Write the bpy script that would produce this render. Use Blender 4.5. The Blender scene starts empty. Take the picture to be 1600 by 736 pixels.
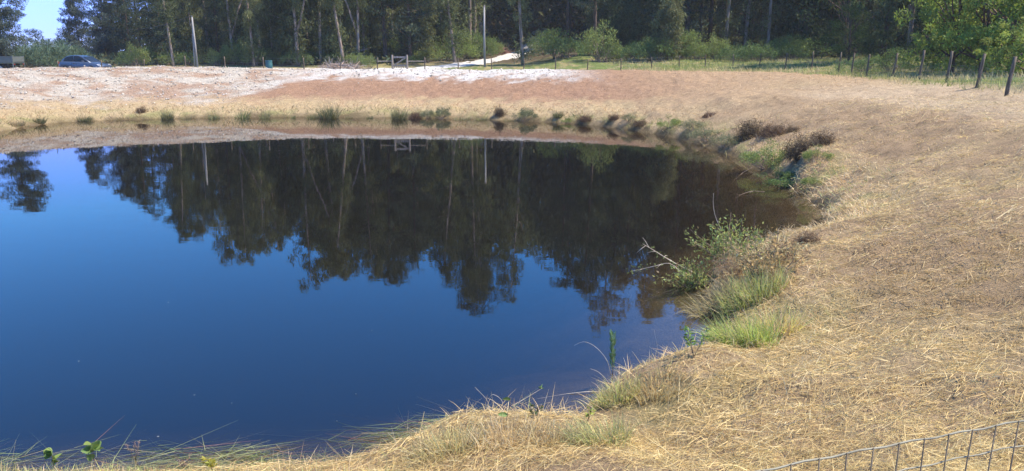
import bpy, bmesh, math, random
import numpy as np
from mathutils import Vector, Matrix

rng = np.random.default_rng(7)
random.seed(7)
C = bpy.context.scene.collection
SC = bpy.context.scene
R = math.radians

# ------------------------------------------------------------------ camera, sky, sun, exposure
CAM_H, PITCH, FPX = 4.0, R(13.3), 1200.0        # height above the water, downward pitch, focal length in 1600-px units
cam_d = bpy.data.cameras.new('camera')
cam = bpy.data.objects.new('camera', cam_d)
C.objects.link(cam)
cam.location = (0, 0, CAM_H)
cam.rotation_euler = (math.pi / 2 - PITCH, 0, 0)
cam_d.sensor_width = 36.0
cam_d.lens = 36.0 * FPX / 1600
cam_d.clip_start = 0.05
cam_d.clip_end = 6000
SC.camera = cam

SUN_EL, SUN_AZ = R(58), R(93)                    # azimuth from +Y (view direction) towards +X
world = bpy.data.worlds.new('World')
SC.world = world
world.use_nodes = True
wn = world.node_tree.nodes
wl = world.node_tree.links
sky = wn.new('ShaderNodeTexSky')
sky.sky_type = 'NISHITA'
sky.sun_disc = False
sky.sun_elevation = SUN_EL
sky.sun_rotation = SUN_AZ
sky.altitude = 100
sky.air_density = 0.66
sky.dust_density = 0.0
sky.ozone_density = 6.0
bg = wn['Background']
bg.inputs['Strength'].default_value = 0.15
sat = wn.new('ShaderNodeHueSaturation')
sat.inputs['Saturation'].default_value = 1.25
wl.new(sky.outputs[0], sat.inputs['Color'])
cap = wn.new('ShaderNodeMix')
cap.data_type = 'RGBA'
cap.blend_type = 'DARKEN'
cap.inputs[0].default_value = 1.0
cap.inputs[7].default_value = (1.15, 2.1, 6.0, 1)
wl.new(sat.outputs[0], cap.inputs[6])
wl.new(cap.outputs[2], bg.inputs[0])

sd = bpy.data.lights.new('sun', 'SUN')
sd.energy = 3.2
sd.angle = R(0.5)
sd.color = (1.0, 0.90, 0.76)
sun = bpy.data.objects.new('sun', sd)
C.objects.link(sun)
S = Vector((math.sin(SUN_AZ) * math.cos(SUN_EL), math.cos(SUN_AZ) * math.cos(SUN_EL), math.sin(SUN_EL)))
sun.rotation_euler = S.to_track_quat('Z', 'Y').to_euler()
sun.location = (40, 10, 60)

SC.view_settings.view_transform = 'Standard'
SC.view_settings.look = 'None'
SC.view_settings.exposure = 1.6
SC.view_settings.gamma = 1
SC.view_settings.use_curve_mapping = False
SC.cycles.max_bounces = 8
SC.cycles.transparent_max_bounces = 8
SC.cycles.diffuse_bounces = 3
SC.cycles.glossy_bounces = 3
SC.cycles.caustics_reflective = False
SC.cycles.caustics_refractive = False

# ------------------------------------------------------------------ helpers
cp, sp_ = math.cos(PITCH), math.sin(PITCH)


def ray(px, py):
    a, b = (px - 800) / FPX, (py - 368) / FPX
    return np.array([a, cp - b * sp_, -sp_ - b * cp])


def hit_z(px, py, z=0.0):
    d = ray(px, py)
    t = (z - CAM_H) / d[2]
    return np.array([d[0] * t, d[1] * t])


def smooth(a, b, x):
    t = np.clip((x - a) / (b - a), 0, 1)
    return t * t * (3 - 2 * t)


def _hash(ix, iy, k):
    h = (ix.astype(np.int64) * 374761393 + iy.astype(np.int64) * 668265263 + k * 974634777) & 0x7fffffff
    h = ((h ^ (h >> 13)) * 1274126177) & 0x7fffffff
    h = h ^ (h >> 16)
    return (h & 0xffff) / 65535.0


def vnoise(x, y, k=0):
    x, y = np.asarray(x, float), np.asarray(y, float)
    ix, iy = np.floor(x), np.floor(y)
    fx, fy = x - ix, y - iy
    fx, fy = fx * fx * (3 - 2 * fx), fy * fy * (3 - 2 * fy)
    a, b = _hash(ix, iy, k), _hash(ix + 1, iy, k)
    c, d = _hash(ix, iy + 1, k), _hash(ix + 1, iy + 1, k)
    return (a + (b - a) * fx) * (1 - fy) + (c + (d - c) * fx) * fy


def fbm(x, y, k=0, oct=4):
    s, a, t = 0, 0.5, 0
    for i in range(oct):
        s = s + a * vnoise(np.asarray(x) * 2 ** i, np.asarray(y) * 2 ** i, k + i)
        t += a
        a *= 0.5
    return s / t


# ------------------------------------------------------------------ tags
def tag(o, label=None, cat=None, group=None, kind=None):
    if label: o['label'] = label
    if cat: o['category'] = cat
    if group: o['group'] = group
    if kind: o['kind'] = kind
    return o


def empty(name, loc=(0, 0, 0), rz=0.0):
    o = bpy.data.objects.new(name, None)
    C.objects.link(o)
    o.location = loc
    o.rotation_euler = (0, 0, rz)
    o.empty_display_size = 0.3
    return o


def dup(root):
    r = root.copy()
    C.objects.link(r)
    for ch in list(root.children):
        c = ch.copy()
        C.objects.link(c)
        c.parent = r
        for g in list(ch.children):
            d = g.copy()
            C.objects.link(d)
            d.parent = c
    return r


def link(name, me, mat, parent=None):
    o = bpy.data.objects.new(name, me)
    C.objects.link(o)
    if mat: me.materials.append(mat)
    if parent: o.parent = parent
    return o


def np_mesh(name, V, F, col=None, smooth_=False):
    """V (n,3), F (m,4) quads, col (n,3) point colours"""
    V = np.ascontiguousarray(V, np.float32)
    F = np.ascontiguousarray(F, np.int32)
    k = F.shape[1]
    me = bpy.data.meshes.new(name)
    me.vertices.add(len(V))
    me.vertices.foreach_set('co', V.ravel())
    me.loops.add(F.size)
    me.loops.foreach_set('vertex_index', F.ravel())
    me.polygons.add(len(F))
    me.polygons.foreach_set('loop_start', np.arange(0, F.size, k, dtype=np.int32))
    me.polygons.foreach_set('loop_total', np.full(len(F), k, np.int32))
    me.polygons.foreach_set('use_smooth', np.full(len(F), bool(smooth_)))
    if col is not None:
        a = me.color_attributes.new('col', 'FLOAT_COLOR', 'POINT')
        c4 = np.ones((len(V), 4), np.float32)
        c4[:, :3] = col
        a.data.foreach_set('color', c4.ravel())
    me.update(calc_edges=True)
    return me


def unit(v):
    return v / np.maximum(np.linalg.norm(v, axis=1, keepdims=True), 1e-9)


def rdir(n):
    return unit(rng.normal(size=(n, 3)))


def strips(P, D, L, W, droop, col, nseg=2, tipw=0.15):
    """grass-like blades: returns V, F, col arrays"""
    n = len(P)
    L = np.broadcast_to(np.asarray(L, float), (n,))
    W = np.broadcast_to(np.asarray(W, float), (n,))
    droop = np.broadcast_to(np.asarray(droop, float), (n,))
    Sd = unit(np.cross(D, rdir(n)))
    V = np.zeros((n, (nseg + 1) * 2, 3))
    for i in range(nseg + 1):
        t = i / nseg
        c = P + D * (L * t)[:, None]
        c[:, 2] -= droop * L * t * t
        w = (W * (1 - (1 - tipw) * t ** 1.5) / 2)[:, None]
        V[:, 2 * i] = c - Sd * w
        V[:, 2 * i + 1] = c + Sd * w
    m = (nseg + 1) * 2
    base = (np.arange(n) * m)[:, None, None]
    q = np.array([[2 * i, 2 * i + 1, 2 * i + 3, 2 * i + 2] for i in range(nseg)])[None]
    F = (base + q).reshape(-1, 4)
    cc = np.repeat(col, m, axis=0)
    return V.reshape(-1, 3), F, cc


def leaves(P, A, L, W, col, fold=0.25):
    """diamond leaves: base at P, long axis A"""
    n = len(P)
    L = np.broadcast_to(np.asarray(L, float), (n,))[:, None]
    W = np.broadcast_to(np.asarray(W, float), (n,))[:, None]
    A = unit(A)
    Sd = unit(np.cross(A, rdir(n)))
    N = np.cross(A, Sd)
    V = np.zeros((n, 4, 3))
    V[:, 0] = P
    V[:, 1] = P + A * L * 0.45 + Sd * W * 0.5 + N * W * fold
    V[:, 2] = P + A * L
    V[:, 3] = P + A * L * 0.45 - Sd * W * 0.5 + N * W * fold
    F = np.arange(n * 4).reshape(n, 4)
    return V.reshape(-1, 3), F, np.repeat(col, 4, axis=0)


def round_leaves(P, A, L, W, col):
    n = len(P)
    L = np.broadcast_to(np.asarray(L, float), (n,))[:, None]; W = np.broadcast_to(np.asarray(W, float), (n,))[:, None]
    A = unit(np.asarray(A, float)); Sd = unit(np.cross(A, rdir(n))); N = np.cross(A, Sd)
    prof = [(0.0, 0.0), (0.12, 0.30), (0.36, 0.50), (0.62, 0.46), (0.85, 0.24), (1.0, 0.0)]
    V = np.zeros((n, 18, 3))
    for i, (t, w) in enumerate(prof):
        c = P + A * L * t - N * L * 0.22 * t * t
        V[:, 3 * i] = c - Sd * W * w + N * W * w * 0.3
        V[:, 3 * i + 1] = c
        V[:, 3 * i + 2] = c + Sd * W * w + N * W * w * 0.3
    q = np.array([f for i in range(5) for f in ([3 * i, 3 * i + 1, 3 * i + 4, 3 * i + 3], [3 * i + 1, 3 * i + 2, 3 * i + 5, 3 * i + 4])])
    F = ((np.arange(n) * 18)[:, None, None] + q[None]).reshape(-1, 4)
    return V.reshape(-1, 3), F, np.repeat(col, 18, axis=0)


def cat(parts):
    Vs, Fs, Cs, o = [], [], [], 0
    for V, F, c in parts:
        Vs.append(V); Fs.append(F + o); Cs.append(c)
        o += len(V)
    return np.concatenate(Vs), np.concatenate(Fs), np.concatenate(Cs)


def tube(pts, rad, n=7, col=None, jit=0.0):
    """tapered tube along a list of points as quads"""
    pts = np.asarray(pts, float)
    rad = np.broadcast_to(np.asarray(rad, float), (len(pts),))
    T = np.gradient(pts, axis=0)
    T = unit(T)
    ref = np.array([1.0, 0.2, 0.1]) if abs(T[0][0]) < 0.8 else np.array([0.1, 1.0, 0.2])
    V = []
    for i, p in enumerate(pts):
        u = np.cross(T[i], ref); u /= np.linalg.norm(u)
        w = np.cross(T[i], u)
        for k in range(n):
            a = 2 * math.pi * k / n
            r = rad[i] * (1 + jit * rng.uniform(-1, 1))
            V.append(p + (u * math.cos(a) + w * math.sin(a)) * r)
    F = []
    for i in range(len(pts) - 1):
        for k in range(n):
            F.append([i * n + k, i * n + (k + 1) % n, (i + 1) * n + (k + 1) % n, (i + 1) * n + k])
    # caps
    V = list(V)
    for e, i in ((0, 0), (1, len(pts) - 1)):
        V.append(pts[i])
        c = len(V) - 1
        for k in range(0, n):
            a, b = i * n + k, i * n + (k + 1) % n
            F.append([c, b, a, c] if e == 0 else [c, a, b, c])
    F = [f for f in F]
    V = np.array(V)
    # degenerate quads for caps -> split off as tiny quads (use midpoint)
    G = []
    extra = []
    nv = len(V)
    for f in F:
        if f[0] == f[3]:
            m = (V[f[1]] + V[f[2]]) / 2
            extra.append(m)
            G.append([f[0], f[1], nv + len(extra) - 1, f[2]])
        else:
            G.append(f)
    V = np.concatenate([V, np.array(extra)]) if extra else V
    if col is None: col = (1, 1, 1)
    return V, np.array(G), np.tile(np.asarray(col, float), (len(V), 1))


def box(cx, cy, cz, sx, sy, sz, col=(1, 1, 1), M=None):
    v = np.array([[x, y, z] for x in (-.5, .5) for y in (-.5, .5) for z in (-.5, .5)]) * [sx, sy, sz]
    if M is not None: v = v @ np.array(M).T
    v = v + [cx, cy, cz]
    f = np.array([[0, 1, 3, 2], [4, 6, 7, 5], [0, 4, 5, 1], [2, 3, 7, 6], [0, 2, 6, 4], [1, 5, 7, 3]])
    return v, f, np.tile(np.asarray(col, float), (8, 1))


def mesh_of(name, parts, sm=False):
    V, F, c = cat(parts)
    return np_mesh(name, V, F, c, sm)


# ------------------------------------------------------------------ materials
def new_mat(name):
    m = bpy.data.materials.new(name)
    m.use_nodes = True
    nt = m.node_tree
    for n in list(nt.nodes):
        nt.nodes.remove(n)
    out = nt.nodes.new('ShaderNodeOutputMaterial')
    return m, nt, out


def leaf_mat(name, tint=(1, 1, 1), trans=0.35, rough=0.55, spec=0.25, obj_var=0.25):
    m, nt, out = new_mat(name)
    N, Lk = nt.nodes, nt.links
    at = N.new('ShaderNodeAttribute'); at.attribute_name = 'col'
    mul = N.new('ShaderNodeMix'); mul.data_type = 'RGBA'; mul.blend_type = 'MULTIPLY'
    mul.inputs[0].default_value = 1
    mul.inputs[7].default_value = (*tint, 1)
    Lk.new(at.outputs['Color'], mul.inputs[6])
    oi = N.new('ShaderNodeObjectInfo')
    mr = N.new('ShaderNodeMapRange')
    mr.inputs['To Min'].default_value = 1 - obj_var
    mr.inputs['To Max'].default_value = 1 + obj_var
    Lk.new(oi.outputs['Random'], mr.inputs['Value'])
    hs = N.new('ShaderNodeHueSaturation')
    Lk.new(mr.outputs[0], hs.inputs['Value'])
    mh = N.new('ShaderNodeMapRange')
    mh.inputs['To Min'].default_value = 0.5 + 0.02
    mh.inputs['To Max'].default_value = 0.5 - 0.02
    Lk.new(oi.outputs['Random'], mh.inputs['Value'])
    Lk.new(mh.outputs[0], hs.inputs['Hue'])
    Lk.new(mul.outputs[2], hs.inputs['Color'])
    b = N.new('ShaderNodeBsdfPrincipled')
    b.inputs['Roughness'].default_value = rough
    b.inputs['Specular IOR Level'].default_value = spec
    Lk.new(hs.outputs[0], b.inputs['Base Color'])
    t = N.new('ShaderNodeBsdfTranslucent')
    Lk.new(hs.outputs[0], t.inputs['Color'])
    mx = N.new('ShaderNodeMixShader')
    mx.inputs[0].default_value = trans
    Lk.new(b.outputs[0], mx.inputs[1])
    Lk.new(t.outputs[0], mx.inputs[2])
    Lk.new(mx.outputs[0], out.inputs[0])
    return m


def noisy_mat(name, c1, c2, scale=4.0, rough=0.8, bump=0.3, stretch=(1, 1, 1), metal=0.0, use_col=False, spec=0.3, detail=6, c3=None):
    m, nt, out = new_mat(name)
    N, Lk = nt.nodes, nt.links
    tc = N.new('ShaderNodeTexCoord')
    mp = N.new('ShaderNodeMapping')
    mp.inputs['Scale'].default_value = stretch
    Lk.new(tc.outputs['Object'], mp.inputs[0])
    no = N.new('ShaderNodeTexNoise')
    no.inputs['Scale'].default_value = scale
    no.inputs['Detail'].default_value = detail
    Lk.new(mp.outputs[0], no.inputs['Vector'])
    cr = N.new('ShaderNodeValToRGB')
    cr.color_ramp.elements[0].position = 0.35
    cr.color_ramp.elements[0].color = (*c1, 1)
    cr.color_ramp.elements[1].position = 0.65
    cr.color_ramp.elements[1].color = (*c2, 1)
    if c3:
        e = cr.color_ramp.elements.new(0.78)
        e.color = (*c3, 1)
    Lk.new(no.outputs[0], cr.inputs[0])
    b = N.new('ShaderNodeBsdfPrincipled')
    b.inputs['Roughness'].default_value = rough
    b.inputs['Metallic'].default_value = metal
    b.inputs['Specular IOR Level'].default_value = spec
    Lk.new(cr.outputs[0], b.inputs['Base Color'])
    if bump:
        bp = N.new('ShaderNodeBump')
        bp.inputs['Strength'].default_value = bump
        bp.inputs['Distance'].default_value = 0.02
        Lk.new(no.outputs[0], bp.inputs['Height'])
        Lk.new(bp.outputs[0], b.inputs['Normal'])
    Lk.new(b.outputs[0], out.inputs[0])
    return m


M_straw = leaf_mat('straw', trans=0.35, rough=0.5, spec=0.3, obj_var=0.0)
M_sedge = leaf_mat('sedge', trans=0.45, rough=0.45, spec=0.3, obj_var=0.12)
M_euc = leaf_mat('eucalyptus_leaf', trans=0.35, obj_var=0.25)
M_pine = leaf_mat('pine_needle', trans=0.2, obj_var=0.2)
M_broad = leaf_mat('broad_leaf', trans=0.4, obj_var=0.2)
M_shrub = leaf_mat('shrub_leaf', trans=0.4, obj_var=0.22)
M_bark_pale = noisy_mat('pale_bark', (0.16, 0.11, 0.08), (0.36, 0.29, 0.235), 1.6, 0.85, 0.4, (3, 3, 0.5), c3=(0.46, 0.40, 0.34))
M_bark_dark = noisy_mat('pine_bark', (0.05, 0.035, 0.025), (0.17, 0.11, 0.075), 3.0, 0.9, 0.6, (3, 3, 0.7))
M_twig = noisy_mat('twig', (0.12, 0.085, 0.06), (0.30, 0.23, 0.17), 8.0, 0.85, 0.2)
M_post = noisy_mat('weathered_post', (0.07, 0.052, 0.036), (0.19, 0.145, 0.095), 5.0, 0.85, 0.4, (4, 4, 0.6))
M_wood = noisy_mat('grey_wood', (0.21, 0.165, 0.125), (0.36, 0.295, 0.23), 6.0, 0.8, 0.3, (2, 2, 1))
M_pole = noisy_mat('concrete_pole', (0.22, 0.21, 0.19), (0.34, 0.32, 0.29), 3.0, 0.8, 0.15, (3, 3, 0.4))
M_wire = noisy_mat('galvanised_wire', (0.20, 0.20, 0.18), (0.36, 0.37, 0.34), 12.0, 0.45, 0.1, metal=0.6)
M_cable = noisy_mat('black_cable', (0.03, 0.03, 0.03), (0.05, 0.05, 0.05), 5.0, 0.6, 0)

# ------------------------------------------------------------------ shoreline and terrain
shore_px = [(-340, 236), (-160, 222), (0, 206), (60, 194), (130, 189), (200, 187), (300, 184.5), (400, 183), (500, 183), (600, 183.5),
            (700, 185), (780, 187.5), (850, 190), (920, 195), (980, 202), (1040, 212), (1090, 225), (1130, 238), (1170, 254),
            (1205, 275), (1245, 300), (1280, 322), (1292, 345), (1262, 370), (1215, 386), (1160, 400), (1115, 425), (1100, 460),
            (1112, 500), (1130, 535), (1110, 560), (1050, 584), (985, 596), (935, 622), (908, 655), (885, 678), (780, 682), (690, 696), (620, 716),
            (540, 735), (420, 746), (250, 753), (0, 760), (-300, 780)]
shore = np.array([hit_z(*p) for p in shore_px])
shore = np.concatenate([shore, np.array([[-10.0, 6.0], [-18, 7], [-30, 12], [-42, 22], [-48, 34], [-44, 40]])])
# Chaikin smoothing once
_p = []
for i in range(len(shore)):
    a, b = shore[i], shore[(i + 1) % len(shore)]
    _p += [a * .75 + b * .25, a * .25 + b * .75]
shore = np.array(_p)


def sdist(x, y):
    """distance to the shoreline, positive on land"""
    x = np.asarray(x, float).ravel(); y = np.asarray(y, float).ravel()
    best = np.full(x.shape, 1e18)
    inside = np.zeros(x.shape, bool)
    n = len(shore)
    for i in range(n):
        ax, ay = shore[i]; bx, by = shore[(i + 1) % n]
        dx, dy = bx - ax, by - ay
        t = np.clip(((x - ax) * dx + (y - ay) * dy) / (dx * dx + dy * dy), 0, 1)
        best = np.minimum(best, (x - ax - t * dx) ** 2 + (y - ay - t * dy) ** 2)
        cr = ((ay > y) != (by > y)) & (x < (bx - ax) * (y - ay) / (by - ay + 1e-12) + ax)
        inside ^= cr
    d = np.sqrt(best)
    return np.where(inside, -d, d)


def softmin1(t, k=0.15):
    h = np.clip(0.5 + 0.5 * (1 - t) / k, 0, 1)
    return t * h + 1 * (1 - h) - k * h * (1 - h)


HUMMOCKS = [(hit_z(770, 705, 0.3), 0.85, 0.55, 0.22), (hit_z(1010, 640, 0.3), 0.8, 0.6, 0.24), (hit_z(1255, 262, 0.5), 1.0, 0.9, 0.55)]


def height(x, y, s=None):
    x = np.asarray(x, float).ravel(); y = np.asarray(y, float).ravel()
    if s is None: s = sdist(x, y)
    sj = s + (fbm(x * 0.9, y * 0.9, 11, 3) - 0.5) * 0.7 * smooth(0.0, 0.6, np.abs(s) + 0.3)
    far = smooth(34, 54, y)
    W = 8.0 * (1 - far) + 13.0 * far
    Hc = 2.45 * (1 - far) + (2.78 + 0.25 * smooth(-16, -27, x)) * far
    sp = np.maximum(sj, 0)
    z = 0.28 * (1 - np.exp(-sp / 0.25)) + (Hc - 0.28) * softmin1(sp / W)
    mid = smooth(11, 18, y) * (1 - far) * smooth(2, 5, x)
    zm = 0.30 * (1 - np.exp(-sp / 0.22)) + 1.75 * softmin1(sp / 5.0, 0.10) + np.minimum(0.085 * np.maximum(sp - 5.0, 0), 0.60)
    z = z + (zm - z) * mid
    z = z - (0.28 + 0.30 * smooth(-16, -26, x)) * far * smooth(W + 1.2, W + 6, s)
    z = z - 0.10 * (1 - far) * smooth(W + 3, W + 9, s)
    z = z + np.clip(0.06 * (s - W - 2.2), 0, 0.9) * smooth(0, 7, x) * smooth(22, 32, y)
    # bumps of mown ground
    fade = smooth(0.1, 1.0, sp)
    z = z + fade * ((fbm(x * 0.35, y * 0.35, 3, 3) - 0.5) * 0.22 + (fbm(x * 1.5, y * 1.5, 5, 3) - 0.5) * (0.21 + 0.10 * smooth(10, 20, y) * (1 - smooth(9, 13, s))))
    z = z + fade * (fbm(x * 6, y * 6, 8, 2) - 0.5) * 0.07
    hx = smooth(-70, -25, x)
    z = z + hx * (np.maximum(np.minimum(y, 190) - 71, 0) * 0.050 * smooth(60, 72, y) + np.maximum(np.minimum(y, 190) - 112, 0) * 0.20) * (1 - smooth(160, 240, y) * 0.4)
    z = z + 0.10 * np.maximum(np.minimum(x, 120) - 48, 0) * smooth(20, 60, y) * (1 - smooth(90, 160, x) * 0.5)
    for (hx_, hy_), rx, ry, hh_ in HUMMOCKS:
        z = z + hh_ * np.exp(-((x - hx_) / rx) ** 2 - ((y - hy_) / ry) ** 2) * smooth(0.0, 0.5, sp)
    zb = np.maximum((0.38 - 0.20 * smooth(0, 5, x) * (1 - smooth(28, 40, y))) * sj, -2.4)
    zb = np.where(sj < 0, zb + (fbm(x * 2, y * 2, 21, 3) - 0.5) * 0.08 * smooth(0, 0.5, -sj), zb)
    return np.where(sj <= 0, zb, z)


def gz(x, y):
    return float(height([x], [y])[0])


def spot(px, y):
    """world x for a picture column at world depth y (on the ground)"""
    x = (px - 800) / FPX * y
    for _ in range(3):
        z = gz(x, y)
        x = (px - 800) / FPX * (y * cp + (CAM_H - z) * sp_)
    return x, y, gz(x, y)


def on_ground(px, py, y0=3.0, y1=140.0):
    """first terrain hit of the ray through a pixel"""
    d = ray(px, py)
    ts = np.linspace(y0, y1, 1600) / d[1]
    X, Y, Z = d[0] * ts, d[1] * ts, CAM_H + d[2] * ts
    g = np.maximum(height(X, Y), 0.0)
    k = np.argmax(g >= Z) if (g >= Z).any() else len(ts) - 1
    return float(X[k]), float(Y[k]), float(g[k])


def axis_pts(segs):
    out = [segs[0][0]]
    for a, b, st in segs:
        n = max(1, int(round((b - a) / st)))
        out += list(np.linspace(a, b, n + 1)[1:])
    return np.array(out)


gx = axis_pts([(-2500, -400, 300), (-400, -120, 20), (-120, -50, 2.0), (-50, -8, 0.5), (-8, 14, 0.13), (14, 26, 0.3), (26, 60, 0.8), (60, 140, 4), (140, 400, 26), (400, 2500, 300)])
gy = axis_pts([(-800, -60, 120), (-60, -5, 5), (-5, 0, 0.5), (0, 15, 0.13), (15, 34, 0.22), (34, 72, 0.4), (72, 120, 1.5), (120, 200, 5), (200, 500, 30), (500, 3500, 300)])
GX, GY = np.meshgrid(gx, gy)
gs = sdist(GX, GY)
gzv = height(GX, GY, gs)
far_rise = np.hypot(GX.ravel(), GY.ravel())
nx_, ny_ = len(gx), len(gy)
idx = np.arange(nx_ * ny_).reshape(ny_, nx_)
GF = np.stack([idx[:-1, :-1], idx[:-1, 1:], idx[1:, 1:], idx[1:, :-1]], -1).reshape(-1, 4)


def bank_shade(x, y):
    """brown areas of the mown bank, painting in the shade of its crest and slope"""
    x = np.asarray(x, float).ravel(); y = np.asarray(y, float).ravel()
    v = 0
    for cx, cy, r in SHADE_SPOTS:
        v = v + np.exp(-((x - cx) ** 2 + (y - cy) ** 2) / r ** 2)
    return np.clip(v, 0, 1) * smooth(0.34, 0.62, fbm(x * 0.7, y * 0.7, 131, 4))


SHADE_SPOTS = [on_ground(px, py)[:2] + (r,) for px, py, r in ((1430, 185, 3.2), (1405, 235, 2.4), (1330, 180, 3.0), (1470, 160, 3.0), (1420, 395, 1.6), (1330, 350, 1.6), (1500, 460, 1.3), (1170, 165, 4.0))]  # centres and radii of the shade painted on the right bank


def pale_top(x, y, s):
    """the flat top of the right bank, coloured paler than the slope"""
    return smooth(5.0, 6.4, s + (fbm(x * 0.6, y * 0.6, 171, 3) - 0.5) * 1.6) * smooth(1, 4, x) * (1 - smooth(34, 46, y)) * (0.55 + 0.45 * fbm(x * 0.5, y * 0.5, 175, 3))


def ground_colour(x, y, s):
    x = np.asarray(x).ravel(); y = np.asarray(y).ravel()
    n1 = fbm(x * 0.25, y * 0.25, 31, 4)[:, None]
    nb = fbm(x * 0.8 + 7, y * 0.8, 43, 4)[:, None]
    n2 = fbm(x * 1.3, y * 1.3, 37, 4)[:, None]
    straw = np.array([0.46, 0.345, 0.19]); tan = np.array([0.45, 0.32, 0.185]); red = np.array([0.34, 0.205, 0.125])
    gravel = np.array([0.62, 0.595, 0.54]); green = np.array([0.15, 0.19, 0.055]); mud = np.array([0.17, 0.125, 0.065])
    floor = np.array([0.11, 0.085, 0.05]); dry = np.array([0.34, 0.28, 0.13])
    c = straw + (tan - straw) * smooth(0.35, 0.65, n1)
    c = c + (np.array([0.34, 0.235, 0.135]) - c) * np.clip(smooth(0.55, 0.70, nb) * 0.5 + bank_shade(x, y)[:, None] * 0.55, 0, 0.7)  # random brown tone, plus the bank's shade painted into the ground colour
    bl = pale_top(x, y, s)[:, None]
    c = c + (np.array([0.58, 0.455, 0.30]) - c) * bl * 0.6
    far = smooth(36, 52, y)[:, None]
    # far bank: yellow near the water, red-tan higher up, white gravel near the crest
    fs = s[:, None] + (n2 - 0.5) * 3.0
    farc = straw + (tan * 1.1 - straw) * smooth(0.4, 0.62, n2) * 0.8
    farc = farc + (red - farc) * smooth(2.5, 5.0, fs)
    farc = farc + (tan - farc) * smooth(4, 16, x)[:, None] * 0.8
    g0 = (10.3 + (3.6 - 10.3) * smooth(-15.0, -20.5, x))[:, None]          # where the gravel starts
    gm = smooth(g0 - 1.6, g0 + 1.4, fs + (n2 - 0.5) * 4) * (1 - smooth(2.0, 8.0, x))[:, None]
    n3 = fbm(x * 0.8, y * 1.1, 41, 5)[:, None]
    lf = smooth(-14.0, -20.0, x)[:, None]
    gm = gm * (1 - (0.15 + 0.65 * lf) * smooth(0.62, 0.38, n3 + (n1 - 0.5) * 0.5))
    farc = farc + (gravel + (np.array([0.50, 0.445, 0.36]) - gravel) * lf - farc) * gm
    c = c + (farc - c) * far
    # beyond the fence: dry verge, then green, then forest floor
    W = 8 + 5 * smooth(34, 54, y)
    beyond = smooth(W + 2.2, W + 4.5, s)[:, None] * smooth(14, 24, np.maximum(y, np.abs(x)))[:, None]
    right = smooth(12, 20, x)[:, None]
    lush = green + (dry - green) * smooth(0.45, 0.7, n2)
    verge = dry + (lush - dry) * np.maximum(smooth(0.3, 0.6, n1), smooth(-4, 2, x)[:, None])
    c = c + (verge - c) * beyond
    fst = smooth(77, 84, y + (n1[:, 0] - 0.5) * 8)[:, None] * (1 - smooth(200, 400, y))[:, None]
    fst = np.maximum(fst, smooth(36, 42, x)[:, None] * smooth(20, 40, y)[:, None])
    c = c + (floor * (0.7 + 0.6 * n2) - c) * fst * beyond
    # greenish patches at the near waterline
    c = c + (np.array([0.30, 0.29, 0.11]) - c) * (smooth(2.2, 0.4, s) * smooth(0, 0.1, s))[:, None] * smooth(0.45, 0.65, n2) * 0.8
    wet = smooth(0.28, 0.0, s - 0.5 * (n2[:, 0] - 0.45))[:, None]
    c = c + (mud - c) * wet
    return np.clip(c, 0.01, 0.9)


gcol = ground_colour(GX, GY, gs)
gme = np_mesh('ground', np.stack([GX.ravel(), GY.ravel(), gzv], -1), GF, gcol, True)


def ground_material():
    m, nt, out = new_mat('ground')
    N, Lk = nt.nodes, nt.links
    at = N.new('ShaderNodeAttribute'); at.attribute_name = 'col'
    tc = N.new('ShaderNodeTexCoord')
    n1 = N.new('ShaderNodeTexNoise'); n1.inputs['Scale'].default_value = 3.0; n1.inputs['Detail'].default_value = 8; n1.inputs['Roughness'].default_value = 0.7
    n2 = N.new('ShaderNodeTexNoise'); n2.inputs['Scale'].default_value = 26.0; n2.inputs['Detail'].default_value = 5; n2.inputs['Roughness'].default_value = 0.75
    vo = N.new('ShaderNodeTexVoronoi'); vo.inputs['Scale'].default_value = 7.0
    for n in (n1, n2, vo): Lk.new(tc.outputs['Object'], n.inputs['Vector'])
    r1 = N.new('ShaderNodeMapRange'); r1.inputs['From Min'].default_value = 0.3; r1.inputs['From Max'].default_value = 0.7
    r1.inputs['To Min'].default_value = 0.72; r1.inputs['To Max'].default_value = 1.22
    Lk.new(n1.outputs[0], r1.inputs[0])
    r2 = N.new('ShaderNodeMapRange'); r2.inputs['From Min'].default_value = 0.3; r2.inputs['From Max'].default_value = 0.7
    r2.inputs['To Min'].default_value = 0.65; r2.inputs['To Max'].default_value = 1.25
    Lk.new(n2.outputs[0], r2.inputs[0])
    mm = N.new('ShaderNodeMath'); mm.operation = 'MULTIPLY'
    Lk.new(r1.outputs[0], mm.inputs[0]); Lk.new(r2.outputs[0], mm.inputs[1])
    hs = N.new('ShaderNodeHueSaturation')
    Lk.new(at.outputs['Color'], hs.inputs['Color'])
    Lk.new(mm.outputs[0], hs.inputs['Value'])
    b = N.new('ShaderNodeBsdfPrincipled')
    b.inputs['Roughness'].default_value = 0.95
    b.inputs['Specular IOR Level'].default_value = 0.1
    Lk.new(hs.outputs[0], b.inputs['Base Color'])
    ad = N.new('ShaderNodeMath'); ad.operation = 'ADD'
    Lk.new(n1.outputs[0], ad.inputs[0]); Lk.new(n2.outputs[0], ad.inputs[1])
    bp = N.new('ShaderNodeBump'); bp.inputs['Strength'].default_value = 0.9; bp.inputs['Distance'].default_value = 0.12
    Lk.new(ad.outputs[0], bp.inputs['Height'])
    Lk.new(bp.outputs[0], b.inputs['Normal'])
    Lk.new(b.outputs[0], out.inputs[0])
    return m


ground = link('ground', gme, ground_material())
tag(ground, kind='structure')

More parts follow.
